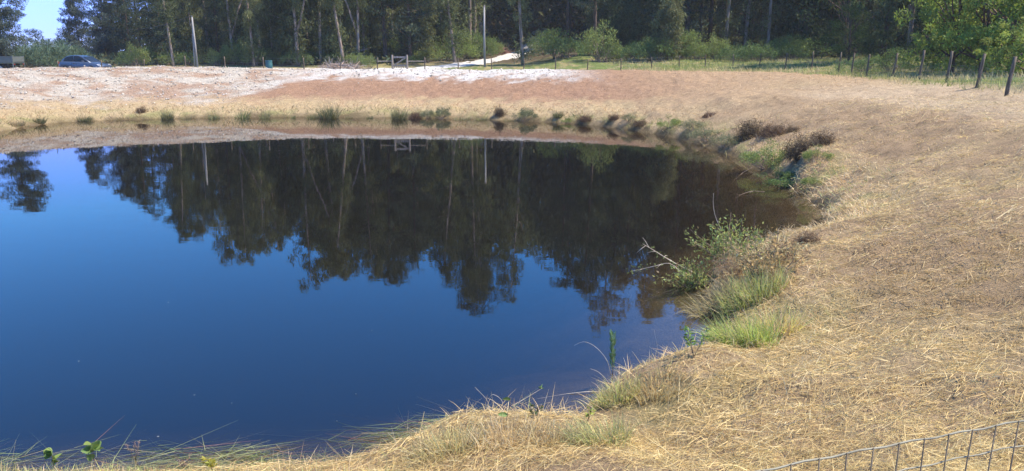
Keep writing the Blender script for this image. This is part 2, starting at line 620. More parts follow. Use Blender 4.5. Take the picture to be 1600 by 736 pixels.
# ------------------------------------------------------------------ pond water
def water_material():
    m, nt, out = new_mat('pond_water')
    N, Lk = nt.nodes, nt.links
    tc = N.new('ShaderNodeTexCoord')
    mp = N.new('ShaderNodeMapping'); mp.inputs['Scale'].default_value = (0.8, 1.6, 1)
    Lk.new(tc.outputs['Object'], mp.inputs[0])
    n1 = N.new('ShaderNodeTexNoise'); n1.inputs['Scale'].default_value = 0.9; n1.inputs['Detail'].default_value = 3
    n2 = N.new('ShaderNodeTexNoise'); n2.inputs['Scale'].default_value = 5.5; n2.inputs['Detail'].default_value = 2
    Lk.new(mp.outputs[0], n1.inputs['Vector']); Lk.new(mp.outputs[0], n2.inputs['Vector'])
    mu = N.new('ShaderNodeMath'); mu.operation = 'MULTIPLY_ADD'
    mu.inputs[1].default_value = 0.10
    Lk.new(n2.outputs[0], mu.inputs[0]); Lk.new(n1.outputs[0], mu.inputs[2])
    n3 = N.new('ShaderNodeTexNoise'); n3.inputs['Scale'].default_value = 0.13; n3.inputs['Detail'].default_value = 2
    Lk.new(tc.outputs['Object'], n3.inputs['Vector'])
    r3 = N.new('ShaderNodeMapRange'); r3.inputs['From Min'].default_value = 0.40; r3.inputs['From Max'].default_value = 0.62
    r3.inputs['To Min'].default_value = 0.25; r3.inputs['To Max'].default_value = 1.0
    Lk.new(n3.outputs[0], r3.inputs[0])
    bp = N.new('ShaderNodeBump'); bp.inputs['Distance'].default_value = 0.0022
    Lk.new(r3.outputs[0], bp.inputs['Strength'])
    Lk.new(mu.outputs[0], bp.inputs['Height'])
    fr = N.new('ShaderNodeFresnel'); fr.inputs['IOR'].default_value = 1.75
    Lk.new(bp.outputs[0], fr.inputs['Normal'])
    gl = N.new('ShaderNodeBsdfGlossy'); gl.inputs['Roughness'].default_value = 0.012
    Lk.new(bp.outputs[0], gl.inputs['Normal'])
    tr = N.new('ShaderNodeBsdfTransparent')
    # suspended silt: a little light comes back from the water itself
    df = N.new('ShaderNodeBsdfDiffuse'); df.inputs['Color'].default_value = (0.10, 0.088, 0.07, 1)
    tb = N.new('ShaderNodeMixShader'); tb.inputs[0].default_value = 0.065
    Lk.new(tr.outputs[0], tb.inputs[1]); Lk.new(df.outputs[0], tb.inputs[2])
    mx = N.new('ShaderNodeMixShader')
    Lk.new(fr.outputs[0], mx.inputs[0]); Lk.new(tb.outputs[0], mx.inputs[1]); Lk.new(gl.outputs[0], mx.inputs[2])
    Lk.new(mx.outputs[0], out.inputs['Surface'])
    va = N.new('ShaderNodeVolumeAbsorption')
    va.inputs['Color'].default_value = (0.50, 0.42, 0.26, 1)
    va.inputs['Density'].default_value = 1.3
    Lk.new(va.outputs[0], out.inputs['Volume'])
    return m


wv, wf, wc = box(-20, 32, -1.6, 74, 66, 3.2)
water = link('pond_water', np_mesh('pond_water', wv, wf), water_material())
tag(water, kind='structure')

# ------------------------------------------------------------------ roads
def road(name, pts, width, mat, lift=0.05):
    P = np.array(pts, float)
    t = np.linspace(0, len(P) - 1, 70)
    X = np.interp(t, range(len(P)), P[:, 0]); Y = np.interp(t, range(len(P)), P[:, 1])
    for _ in range(6):
        X[1:-1] = (X[:-2] + X[2:] + 2 * X[1:-1]) / 4; Y[1:-1] = (Y[:-2] + Y[2:] + 2 * Y[1:-1]) / 4
    T = np.stack([np.gradient(X), np.gradient(Y)], -1); T /= np.linalg.norm(T, axis=1, keepdims=True)
    V = []
    ks = np.linspace(-0.5, 0.5, 9)
    for i in range(len(X)):
        for k in ks:
            w = width * (1 + 0.12 * math.sin(i * 1.7) * (abs(k) > .4))
            x, y = X[i] - T[i, 1] * k * w, Y[i] + T[i, 0] * k * w
            V.append((x, y, 0))
    V = np.array(V)
    V[:, 2] = height(V[:, 0], V[:, 1]) + lift - 0.06 * (np.abs(np.tile(ks, len(X))) > .45)
    n = len(ks)
    F = [[i * n + k, i * n + k + 1, (i + 1) * n + k + 1, (i + 1) * n + k] for i in range(len(X) - 1) for k in range(n - 1)]
    o = link(name, np_mesh(name, V, np.array(F), None, True), mat)
    tag(o, kind='structure')
    return o


M_track = noisy_mat('gravel_track', (0.36, 0.335, 0.30), (0.55, 0.525, 0.48), 3.0, 0.95, 0.4)
M_dirt = noisy_mat('dirt_road', (0.40, 0.34, 0.25), (0.55, 0.48, 0.37), 2.0, 0.95, 0.3)
road('gravel_track', [spot(px, y)[:2] for px, y in [(560, 71.5), (640, 73), (700, 77), (745, 83), (782, 91), (812, 101), (832, 112), (850, 122)]], 3.1, M_track)
road('dirt_road', [spot(px, y)[:2] for px, y in [(-260, 76), (0, 76), (200, 75), (330, 74.5), (450, 73.5), (545, 72)]], 2.6, M_dirt)

# ------------------------------------------------------------------ haze over the whole place
HAZE = 0.0003
if HAZE > 0:
    hv, hf, hc = box(0, 1350, 23, 5200, 4500, 56)
    hm, hnt, hout = new_mat('haze')
    hp = hnt.nodes.new('ShaderNodeVolumePrincipled')
    hp.inputs['Color'].default_value = (0.96, 0.98, 1.0, 1)
    hp.inputs['Density'].default_value = HAZE
    hp.inputs['Anisotropy'].default_value = 0.0
    hnt.links.new(hp.outputs[0], hout.inputs['Volume'])
    haze = link('haze', np_mesh('haze', hv, hf), hm)
    tag(haze, 'thin pale summer haze in the air over the pond and the forest', 'haze', kind='stuff')

# ------------------------------------------------------------------ tree and plant builders
def grad_col(base, n, var=0.35, warm=0.15):
    base = np.asarray(base, float)
    v = rng.uniform(1 - var, 1 + var, (n, 1))
    h = rng.uniform(-warm, warm, (n, 1))
    c = base * v
    c = c * np.concatenate([1 + h, np.ones((n, 1)), 1 - h], 1)
    return np.clip(c, 0.004, 0.9)


def clumps(centres, radii, per, L, W, base, down=0.0, up=0.0, flat=1.0, var=0.35, lw=0.25):
    P, A, Cc = [], [], []
    for c, r in zip(centres, radii):
        n = max(6, int(per * rng.uniform(0.7, 1.3)))
        d = rdir(n) * (rng.uniform(0.15, 1, (n, 1)) ** 0.45) * r
        d[:, 2] *= flat
        P.append(c + d)
        a = rdir(n) + unit(d + 1e-6) * 0.6
        a[:, 2] += up - down
        A.append(a)
        Cc.append(grad_col(np.asarray(base) * rng.uniform(0.75, 1.25), n, var))
    P, A, Cc = np.concatenate(P), np.concatenate(A), np.concatenate(Cc)
    n = len(P)
    return leaves(P, A, L * rng.uniform(0.6, 1.4, n), W * rng.uniform(0.7, 1.3, n), Cc, lw)


def trunk_path(h, lean=0.03, wob=0.12, n=12):
    t = np.linspace(0, 1, n)
    a = rng.uniform(0, 6.28)
    x = lean * h * t * math.cos(a) + wob * np.cumsum(rng.normal(0, 0.5, n)) * t
    y = lean * h * t * math.sin(a) + wob * np.cumsum(rng.normal(0, 0.5, n)) * t
    x -= x[0]; y -= y[0]
    return np.stack([x, y, t * h], -1)


def limb(p0, az, el, L, r, n=5, sag=0.0):
    t = np.linspace(0, 1, n)[:, None]
    d = np.array([math.cos(az) * math.cos(el), math.sin(az) * math.cos(el), math.sin(el)])
    p = p0 + d * L * t + rng.normal(0, 0.035 * L, (n, 3)) * t
    p[:, 2] -= sag * L * t[:, 0] ** 2
    return p, np.linspace(r, r * 0.25, n)


def euc_proto(h=22, crown0=0.35, spread=3.0, dense=1.0, low=0.5, bark=None, forked=False):
    root = empty('eucalyptus_tree')
    tp = trunk_path(h, rng.uniform(0.0, 0.05), 0.10)
    r0 = 0.011 * h
    parts = [tube(tp, np.linspace(r0, 0.03, len(tp)), 7, jit=0.08)]
    cs, rs = [], []
    if forked:
        p, r = limb(tp[2], rng.uniform(0, 6.28), 1.25, h * 0.6, r0 * 0.7, 7)
        parts.append(tube(p, r, 6))
    nb = int(26 * dense)
    for i in range(nb):
        t = crown0 + (0.99 - crown0) * (i + rng.uniform(0, 1)) / nb
        p0 = np.array([np.interp(t, np.linspace(0, 1, len(tp)), tp[:, k]) for k in range(3)])
        prof = math.sin(math.pi * min(1, (1.02 - t) / (1.02 - crown0) * 0.72 + 0.13)) ** 0.8
        L = spread * prof * rng.uniform(0.5, 1.2)
        p, r = limb(p0, rng.uniform(0, 6.28), rng.uniform(0.25, 1.0), L, 0.05 * (1.3 - t), 4)
        parts.append(tube(p, r, 4))
        for q in (2, 3):
            cs.append(p[q] + rng.normal(0, 0.2, 3)); rs.append(rng.uniform(0.5, 1.05) * (0.7 + 0.3 * prof))
    parts2 = [clumps(cs, rs, 84, 0.42, 0.12, (0.135, 0.150, 0.058), down=0.9, flat=1.15)]
    # leafy shoots low on the trunk
    cs, rs = [], []
    for i in range(int(34 * low)):
        t = rng.uniform(0.04, crown0 + 0.1)
        p0 = np.array([np.interp(t, np.linspace(0, 1, len(tp)), tp[:, k]) for k in range(3)])
        a = rng.uniform(0, 6.28); L = rng.uniform(0.2, 1.6)
        cs.append(p0 + [math.cos(a) * L, math.sin(a) * L, rng.uniform(-0.2, 0.6)]); rs.append(rng.uniform(0.35, 0.8))
    if cs: parts2.append(clumps(cs, rs, 46, 0.36, 0.11, (0.14, 0.16, 0.06), down=0.8, flat=1.4))
    link('trunk', mesh_of('eucalyptus_trunk', parts, True), bark or M_bark_pale, root)
    link('crown', mesh_of('eucalyptus_crown', parts2), M_euc, root)
    return root


def pine_proto(h=18, crown0=0.4, spread=3.6, dense=1.0, cone=False, base=(0.065, 0.088, 0.045), per=64):
    root = empty('pine_tree')
    tp = trunk_path(h, rng.uniform(0, 0.03), 0.07)
    r0 = 0.0125 * h
    parts = [tube(tp, np.linspace(r0, 0.04, len(tp)), 7, jit=0.06)]
    cs, rs = [], []
    nb = int(30 * dense)
    for i in range(nb):
        u = (i + rng.uniform(0, 1)) / nb
        t = crown0 + (0.985 - crown0) * u
        p0 = np.array([np.interp(t, np.linspace(0, 1, len(tp)), tp[:, k]) for k in range(3)])
        prof = (1 - u) ** 0.75 + 0.12 if cone else math.sin(math.pi * (0.2 + 0.72 * u)) ** 0.7
        L = spread * prof * rng.uniform(0.45, 1.15)
        p, r = limb(p0, rng.uniform(0, 6.28), rng.uniform(-0.05, 0.55), L, 0.06 * (1.2 - t), 4)
        parts.append(tube(p, r, 4))
        for q in ((1, 2, 3) if L > 1.5 else (2, 3)):
            cs.append(p[q] + rng.normal(0, 0.12, 3)); rs.append(rng.uniform(0.45, 0.85) * (0.65 + 0.35 * min(1, L / 2)))
    cs.append(tp[-1]); rs.append(0.55)
    for i in range(5):  # dead lower branches
        t = rng.uniform(crown0 * 0.45, crown0)
        p0 = np.array([np.interp(t, np.linspace(0, 1, len(tp)), tp[:, k]) for k in range(3)])
        p, r = limb(p0, rng.uniform(0, 6.28), rng.uniform(-0.2, 0.3), rng.uniform(0.6, 1.8), 0.03, 4)
        parts.append(tube(p, r, 4))
    link('trunk', mesh_of('pine_trunk', parts, True), M_bark_dark, root)
    link('crown', mesh_of('pine_crown', [clumps(cs, rs, per, 0.34, 0.075, base, up=0.5, flat=0.55)]), M_pine, root)
    return root


def broad_proto(h=11, spread=4.0, base=(0.055, 0.085, 0.026), crown0=0.12, n=70, leaf=0.24, mat=None, name='broadleaf_tree', per=75):
    root = empty(name)
    parts = []
    tp = trunk_path(h * 0.8, 0.03, 0.08, 8)
    parts.append(tube(tp, np.linspace(0.016 * h, 0.05, 8), 7, jit=0.08))
    cs, rs = [], []
    for i in range(n):
        u = rng.uniform(0, 1)
        z = h * (crown0 + (0.97 - crown0) * u)
        rr = spread * (math.sin(math.pi * (0.16 + 0.80 * u)) ** 0.6) * rng.uniform(0.25, 1.05)
        a = rng.uniform(0, 6.28)
        cs.append(np.array([rr * math.cos(a), rr * math.sin(a), z])); rs.append(rng.uniform(0.5, 1.15) * h / 11)
        if i % 4 == 0:
            k = min(7, int(u * 6))
            d = cs[-1] - tp[k]
            t = np.linspace(0, 1, 5)[:, None]
            parts.append(tube(tp[k] + d * t + rng.normal(0, 0.08, (5, 3)) * t, np.linspace(0.06, 0.015, 5), 4))
    link('trunk', mesh_of(name + '_trunk', parts, True), M_bark_dark, root)
    link('crown', mesh_of(name + '_crown', [clumps(cs, rs, per, leaf, leaf * 0.5, base, flat=0.7, down=0.15)]), mat or M_broad, root)
    return root


def shrub_proto(name='shrub', h=1.8, spread=1.5, base=(0.09, 0.13, 0.04), n=34, leaf=0.13, per=60, asp=0.45, down=0.0, up=0.3, mat=None):
    root = empty(name)
    parts, cs, rs = [], [], []
    for i in range(n):
        a = rng.uniform(0, 6.28); u = rng.uniform(0, 1) ** 0.5
        top = h * (0.95 - 0.55 * u ** 2) * rng.uniform(0.5, 1.05)
        e = np.array([spread * u * math.cos(a), spread * u * math.sin(a), top])
        cs.append(e); rs.append(rng.uniform(0.16, 0.34) * (h + spread) / 2)
        if i % 2 == 0:
            t = np.linspace(0, 1, 5)[:, None]
            b = np.array([rng.normal(0, 0.12 * spread), rng.normal(0, 0.12 * spread), -0.05])
            parts.append(tube(b + (e - b) * t + rng.normal(0, 0.04 * h, (5, 3)) * t, np.linspace(0.016 * h, 0.004 * h, 5), 4))
    link('stems', mesh_of(name + '_stems', parts), M_twig, root)
    link('foliage', mesh_of(name + '_foliage', [clumps(cs, rs, per, leaf, leaf * asp, base, flat=0.75, down=down, up=up)]), mat or M_shrub, root)
    return root


PARK = (0, -300, -60)
used = set()


def place(proto, x, y, z, s=1.0, rz=None, label=None, cat_=None, group=None, sz=1.0, tilt=None):
    if proto.name in used:
        o = dup(proto)
    else:
        o = proto; used.add(proto.name)
    o.location = (x, y, z - 0.05)
    o.rotation_euler = ((tilt or (0, 0))[0], (tilt or (0, 0))[1], rng.uniform(0, 6.28) if rz is None else rz)
    o.scale = (s, s, s * sz)
    for k in ('label', 'category', 'group'):
        if k in o: del o[k]
    tag(o, label, cat_, group)
    return o


E = [(euc_proto(22, 0.28, 3.0, 1.4, 1.0), 22), (euc_proto(24, 0.36, 2.8, 1.3, 0.7), 24), (euc_proto(20, 0.18, 3.4, 1.6, 1.0), 20),
     (euc_proto(21, 0.22, 3.0, 1.5, 1.2, M_bark_dark), 21), (euc_proto(23, 0.32, 3.3, 1.2, 0.8, None, True), 23)]
YE = [(euc_proto(9, 0.08, 1.8, 1.3, 0.2), 9), (euc_proto(8, 0.05, 2.1, 1.4, 0.0), 8), (euc_proto(10, 0.12, 1.7, 1.2, 0.5, M_bark_dark), 10)]
PN = [(pine_proto(18, 0.26, 3.4, 1.5), 18), (pine_proto(19, 0.34, 3.8, 1.4), 19), (pine_proto(16, 0.10, 3.6, 1.6, True), 16)]
PL = [(pine_proto(11, 0.05, 3.0, 2.3, True, (0.075, 0.10, 0.08), 95), 11), (pine_proto(12, 0.10, 3.4, 2.2, False, (0.07, 0.095, 0.075), 95), 12)]
BR = [(broad_proto(11, 4.0), 11), (broad_proto(10, 4.4, (0.05, 0.075, 0.025)), 10), (broad_proto(12, 3.8, (0.09, 0.13, 0.03)), 12)]


def sky_h(px):
    """picture row at which the tree tops mirror in the pond (read off the photo)"""
    xs = [-300, 0, 40, 70, 100, 130, 160, 190, 230, 260, 300, 340, 390, 430, 460, 500, 540, 580, 640, 670, 700, 740, 780, 810, 850, 880, 920, 955, 1000, 1020, 1060, 1100, 1300, 1600, 2000]
    ys = [330, 330, 330, 290, 255, 275, 255, 310, 350, 372, 368, 400, 395, 385, 440, 452, 420, 440, 446, 405, 410, 490, 410, 456, 430, 490, 440, 500, 480, 515, 485, 480, 470, 430, 430]
    return float(np.interp(px, xs, ys))


def top_z(px, y):
    d = ray(px, sky_h(px))
    return -d[2] / d[1] * y - CAM_H


taken = []


def free(x, y, r):
    return all((x - a) ** 2 + (y - b) ** 2 > (r + c) ** 2 for a, b, c in taken)


def to_px(x, y, z):
    v = np.array([x, y, z - CAM_H])
    dep = v[1] * cp - v[2] * sp_
    return 800 + FPX * v[0] / dep, 368 - FPX * (v[1] * sp_ + v[2] * cp) / dep


track_c = np.array([spot(px, y)[:2] for px, y in [(640, 73), (700, 77), (745, 83), (782, 91), (812, 101), (832, 112), (850, 122)]])


def on_track(x, y, m=3.2):
    d = 1e9
    for i in range(len(track_c) - 1):
        a, b = track_c[i], track_c[i + 1]
        ab = b - a
        t = np.clip(np.dot([x - a[0], y - a[1]], ab) / np.dot(ab, ab), 0, 1)
        q = a + ab * t
        d = min(d, math.hypot(x - q[0], y - q[1]))
    return d < m


def zone(px):
    if px < 200: return 'behind the parked blue car'
    if px < 300: return 'left of the leaning double pole'
    if px < 590: return 'between the leaning double pole and the wooden gate'
    if px < 760: return 'between the wooden gate and the white pole'
    if px < 860: return 'behind the white gravel track'
    if px < 1130: return 'behind the green verge right of the track'
    return 'behind the right hand fence'


def tree(lst, px, y, label=None, htop=None, k=None, frac=1.0, group=None, cat_='tree', dx=0, tilt=None):
    x, y, z = spot(px, y)
    p, h = lst[k if k is not None else rng.integers(len(lst))]
    H = (top_z(px, y) if htop is None else htop) * frac - z
    H = max(H, 2.5)
    s = H / h
    s0 = min(max(s, 0.55), 1.3)
    place(p, x, y, z, s0, 0.0 if tilt else None, label, cat_, group, s / s0, tilt)
    taken.append((x, y, 1.0))


# --- singled-out trees -------------------------------------------------------
tree(PL, 8, 74, 'broad dark pine at the left edge of the picture above the flatbed truck', k=1)
tree(PL, 128, 98, 'conical blue green pine standing alone against the sky above the blue car', k=0, htop=11.8)
tree(PL, 168, 92, 'bushy pine directly right of the gap of open sky', k=1, htop=13.0)
tree(PN, 205, 86, 'pine with thin dark leaning trunk behind the nose of the blue car', k=2)
tree(E, 272, 76.5, 'eucalyptus with thick pale trunk lit orange, left of the leaning double pole', k=1, tilt=(0.0, -0.03))
tree(E, 397, 77, 'eucalyptus with bright white trunk, first one right of the leaning double pole', k=0)
tree(E, 466, 78, 'eucalyptus with reddish forked trunk behind the fence, left of the brush heap', k=4)
tree(E, 538, 77, 'tall eucalyptus with long leaning pinkish trunk rising from the brush heap', k=1, tilt=(0.0, -0.10))
tree(E, 711, 82, 'eucalyptus with thin pale trunk leaning left beside the white pole', k=0, tilt=(0.0, -0.12))
tree(E, 817, 78, 'grey twin stemmed eucalyptus rising beside the white gravel track', k=4, tilt=(0.0, -0.03))
tree(PN, 742, 106, 'tallest pine of the forest, its head standing out in the pond reflection', k=1)
tree(PN, 930, 78, 'pine with brown trunk on the green verge right of the track', k=0)
tree(YE, 1043, 73, 'young pale green birch like tree in front of the dark forest', k=1, htop=9.0)
tree(BR, 1325, 62, 'yellow green broadleaf tree with sunlit top behind the fence corner', k=2, htop=8.0)
tree(BR, 1465, 56, 'tall dense green broadleaf tree behind the right fence, highest of that row', k=0, htop=11.5)

# --- the forest wall -----------------------------------------------------------
n_trees = 0
for (y0, y1, step) in ((79, 83, 2.4), (84, 90, 2.4), (92, 99, 2.8), (101, 110, 3.2), (113, 124, 4.5)):
    xx = -62.0
    while xx < 62:
        xx += step * rng.uniform(0.7, 1.3)
        y = rng.uniform(y0, y1)
        px, _ = to_px(xx, y, gz(xx, y))
        if px < 175 or px > 1560: continue
        if px < 260 and rng.uniform() < 0.35: continue
        if on_track(xx, y, 4.5) or not free(xx, y, 0.7): continue
        if 700 < px < 905 and y < 100 and (px > 800 or y < 88): continue
        pine = rng.uniform() < (0.8 if px < 300 else 0.25 if px < 700 else 0.45)
        young = (not pine) and y < 92 and rng.uniform() < 0.42
        low = 900 < px < 1060 and y < 101          # keeps the sun on the track
        young = young or low
        pine = pine and not low
        zn = zone(px)
        fr = rng.uniform(0.78, 1.02)
        if young:
            tree(YE, px, y, 'young leafy eucalyptus ' + zn, htop=gz(xx, y) + rng.uniform(5, 11),
                 group='young eucalyptus ' + zn)
        elif pine:
            tree(PN, px, y, 'dark forest pine ' + zn, frac=fr, group='pines ' + zn)
        else:
            tree(E, px, y, 'slender forest eucalyptus ' + zn, frac=fr, group='eucalyptus ' + zn)
        n_trees += 1

# right hand woodland behind the fence
for (y0, y1, step) in ((60, 66, 3.2), (67, 76, 4.0)):
    xx = 26.0
    while xx < 62:
        xx += step * rng.uniform(0.75, 1.3)
        y = rng.uniform(y0, y1)
        px, _ = to_px(xx, y, gz(xx, y))
        if px < 1090 or px > 1720 or not free(xx, y, 0.9): continue
        zn = 'behind the right hand fence'
        if rng.uniform() < 0.6:
            tree(BR, px, y, 'dark shaded broadleaf tree ' + zn, htop=rng.uniform(11, 17), group='dark broadleaf trees ' + zn)
        else:
            tree(E, px, y, 'slender forest eucalyptus ' + zn, htop=rng.uniform(19, 24), group='eucalyptus ' + zn)
# far pines and bushes seen under the open sky on the left
for px, y, ht in ((-60, 118, 8.5), (-15, 122, 8.0), (30, 112, 8.4), (58, 116, 7.6), (78, 125, 6.6), (98, 120, 6.3), (115, 128, 6.5), (150, 112, 8.0), (175, 108, 9.0)):
    tree(BR if px < 120 else PL, px, y, 'low blue green tree far behind the pale cane thicket', htop=ht, group='far trees under the open sky')


# --- shrubs ----------------------------------------------------------------
SH = [shrub_proto('shrub', 2.0, 1.7, (0.17, 0.23, 0.06)), shrub_proto('shrub', 1.6, 1.9, (0.14, 0.20, 0.065)), shrub_proto('shrub', 2.3, 1.4, (0.19, 0.24, 0.07), leaf=0.16, asp=0.3, up=0.6)]
BIGSH = [broad_proto(5, 2.6, (0.25, 0.31, 0.055), 0.06, 60, 0.17, M_shrub, 'tall_shrub', 90), broad_proto(4.6, 3.0, (0.28, 0.33, 0.065), 0.05, 64, 0.17, M_shrub, 'tall_shrub', 90)]
CANE = shrub_proto('cane_thicket', 3.0, 3.2, (0.16, 0.22, 0.13), 60, 0.55, 70, 0.16, 0.0, 0.7)


def shrub(lst, px, y, s, label, group=None, cat_='shrub', sz=1.0):
    x, y, z = spot(px, y)
    place(lst[rng.integers(len(lst))], x, y, z, s, None, label, cat_, group, sz * rng.uniform(0.65, 1.4))


place(CANE, *spot(66, 77), 0.8, None, 'pale green cane thicket between the truck and the blue car', 'thicket')
place(CANE, *spot(98, 80), 0.75, None, 'pale green cane thicket just behind the rear of the blue car', 'thicket')
place(CANE, *spot(36, 79), 0.6, None, 'low pale green cane thicket behind the truck bed', 'thicket')
for px, y, s, w in ((560, 74.5, 0.55, 'low green shrub just left of the wooden gate'), (578, 73.5, 0.5, 'low green shrub behind the fence rail left of the gate'),
                    (642, 80, 0.6, 'low green shrub behind the gate'), (668, 84, 0.9, 'rounded green shrub behind the rail right of the gate'),
                    (722, 88, 1.25, 'pale green shrub at the foot of the white pole, on its left'), (700, 86, 0.9, 'grey green shrub left of the pale pole shrub'),
                    (748, 92, 0.9, 'dark shrub on the bank above the track by the white pole'), (772, 98, 0.8, 'shrub on the bank where the track starts to climb'),
                    (852, 92, 1.3, 'dark green shrub right of the top of the track'), (868, 80, 1.3, 'big dark shrub behind the fence right of the track'),
                    (890, 78, 1.1, 'dark shrub with a sunlit top right of the track'), (912, 82, 1.2, 'pale shrub right of the dark shrubs by the track')):
    shrub(SH, px, y, s, w)
for i, px in enumerate(range(940, 1260, 13)):
    y = rng.uniform(73, 78) - (px - 950) * 0.012
    shrub(SH, px + rng.uniform(-8, 8), y, rng.uniform(0.75, 1.0 + 0.5 * (i % 3 == 0)), 'bright leafy bush in the bramble belt behind the far right fence', 'bramble belt bushes')
for px in range(205, 575, 13):
    shrub(SH, px + rng.uniform(-7, 7), rng.uniform(77.5, 84), rng.uniform(0.35, 0.95), 'leafy understorey shrub at the forest edge left of the gate', 'understorey shrubs left of the gate')
for px in range(580, 760, 12):
    shrub(SH, px + rng.uniform(-8, 8), rng.uniform(88, 95), rng.uniform(0.7, 1.4), 'leafy understorey shrub behind the gate and the pale single pole', 'understorey shrubs behind the gate')
for px, y, s, w in ((1488, 48, 1.15, 'bright green tall shrub nearest the leaning fence posts, left end of its clump'), (1530, 46, 1.25, 'bright green tall shrub in the middle of the clump behind the right fence'),
                    (1575, 44, 1.3, 'bright green tall shrub at the right edge of the picture'), (1555, 52, 1.55, 'higher green shrub rearing behind the clump at the right edge'),
                    (1628, 47, 1.2, 'green tall shrub half cut off by the right edge'), (1515, 54, 1.3, 'green tall shrub behind the left end of the right hand clump'),
                    (1600, 40, 0.7, 'low leafy shrub close to the last fence post on the right')):
    shrub(BIGSH, px, y, s, w)
shrub(SH, 1345, 53, 0.9, 'scruffy shrub growing through the fence between the two close posts')
shrub(SH, 1395, 51, 0.85, 'green shrub overhanging the right fence')

# --- distant wood and undergrowth (nobody could count these) ------------------
def far_wood():
    n = 56000
    x = rng.uniform(-75, 125, n); y = rng.uniform(113, 165, n)
    keep = (x > -58 + 0 * y)
    x, y = x[keep], y[keep]
    z = height(x, y)
    hh = (13 + 11 * fbm(x * 0.15, y * 0.15, 51, 3)) * np.clip((x + 70) / 45, 0.3, 1)
    P = np.stack([x, y, z + hh * rng.uniform(0.02, 1.0, len(x))], -1)
    parts = []
    for k in range(3):
        parts.append(leaves(P + rng.normal(0, 0.9, P.shape), rdir(len(P)), rng.uniform(0.7, 1.4, len(P)), rng.uniform(0.35, 0.7, len(P)), grad_col((0.09, 0.11, 0.05), len(P), 0.4)))
    o = link('distant_wood', mesh_of('distant_wood', parts), M_broad)
    tag(o, 'distant dark wood covering the hillside behind the forest wall', 'wood', kind='stuff')


def undergrowth():
    n = 15000
    x = rng.uniform(-60, 70, n); y = rng.uniform(73.5, 125, n)
    ok = (fbm(x * 0.3, y * 0.3, 61, 3) > 0.42)
    ok &= ~((x < -18) & (y < 78.5))
    ok &= ~((x > -12) & (x < 10) & (y < 84)) & ~((x < -12) & (y < 76.5))
    x, y = x[ok], y[ok]
    ok = np.array([not on_track(a, b, 2.6) for a, b in zip(x, y)])
    x, y = x[ok], y[ok]
    z = height(x, y)
    parts = []
    for k in range(5):
        P = np.stack([x + rng.normal(0, 0.3, len(x)), y + rng.normal(0, 0.3, len(x)), z + rng.uniform(0.0, 0.9, len(x)) * (0.4 + fbm(x * 0.2, y * 0.2, 66, 2))], -1)
        A = rdir(len(x)); A[:, 2] = np.abs(A[:, 2])
        parts.append(leaves(P, A, rng.uniform(0.25, 0.6, len(x)), rng.uniform(0.1, 0.22, len(x)), grad_col((0.11, 0.13, 0.06), len(x), 0.4, 0.25)))
    o = link('undergrowth', mesh_of('undergrowth', parts), M_shrub)
    tag(o, 'green and brown undergrowth on the forest floor', 'undergrowth', kind='stuff')


def verge_grass():
    n = 90000
    x = rng.uniform(-40, 50, n); y = rng.uniform(24, 84, n)
    s = sdist(x, y)
    W = 8 + 5 * smooth(34, 54, y)
    ok = (s > W + 2.4) & ~((x < 2) & (y < 60)) & ((x > 8) | (y < 79) & (x < -18) & (y > 66))
    ok &= rng.uniform(size=n) < np.where(x > 8, 1.0, 0.35)
    x, y = x[ok], y[ok]
    ok = np.array([not on_track(a, b, 2.4) for a, b in zip(x, y)])
    x, y = x[ok], y[ok]
    z = height(x, y)
    m = len(x)
    g = smooth(0.35, 0.6, fbm(x * 0.3, y * 0.3, 71, 3))[:, None] * smooth(-6, 6, x)[:, None]
    col = np.array([0.54, 0.45, 0.22]) * (1 - g) + np.array([0.28, 0.31, 0.10]) * g
    col = col * rng.uniform(0.7, 1.25, (m, 1))
    D = rdir(m) * 0.5; D[:, 2] = 1
    V = strips(np.stack([x, y, z - 0.02], -1), unit(D), rng.uniform(0.2, 0.55, m) * np.where(x < 9, 0.35, 1), rng.uniform(0.02, 0.045, m), rng.uniform(0.1, 0.5, m), col, 2)
    o = link('verge_grass', mesh_of('verge_grass', [V]), M_sedge)
    tag(o, 'long grass, dry and green, on the verge beyond the wire fence', 'grass', kind='stuff')


far_wood()
undergrowth()
verge_grass()

# ------------------------------------------------------------------ straw, shore grass, stones (uncountable)
def straw_cols(n, x, y):
    pal = np.array([[0.76, 0.60, 0.32], [0.67, 0.50, 0.25], [0.60, 0.43, 0.21], [0.44, 0.30, 0.15], [0.82, 0.70, 0.44], [0.56, 0.49, 0.21]])
    w = fbm(x * 0.6, y * 0.6, 81, 3)
    k = rng.choice(6, n, p=[0.28, 0.27, 0.2, 0.1, 0.1, 0.05])
    c = pal[k]
    tan = np.array([0.50, 0.36, 0.20])
    c = c + (tan - c) * (smooth(0.5, 0.75, w) * 0.6)[:, None]
    pt = bank_shade(x, y)[:, None]
    c = c + (np.array([0.36, 0.25, 0.14]) - c) * pt * 0.5  # the same painted bank shade carried into the straw
    bl = pale_top(x, y, sdist(x, y))[:, None]
    c = c + (np.array([0.76, 0.62, 0.43]) - c) * bl * 0.45
    yl = smooth(0.52, 0.72, fbm(x * 0.45, y * 0.45, 135, 3))[:, None] * (1 - pt)
    c = c + (np.array([0.80, 0.66, 0.34]) - c) * yl * 0.45
    return c * rng.uniform(0.8, 1.15, (n, 1)) * np.array([1.0, 0.985, 0.86])


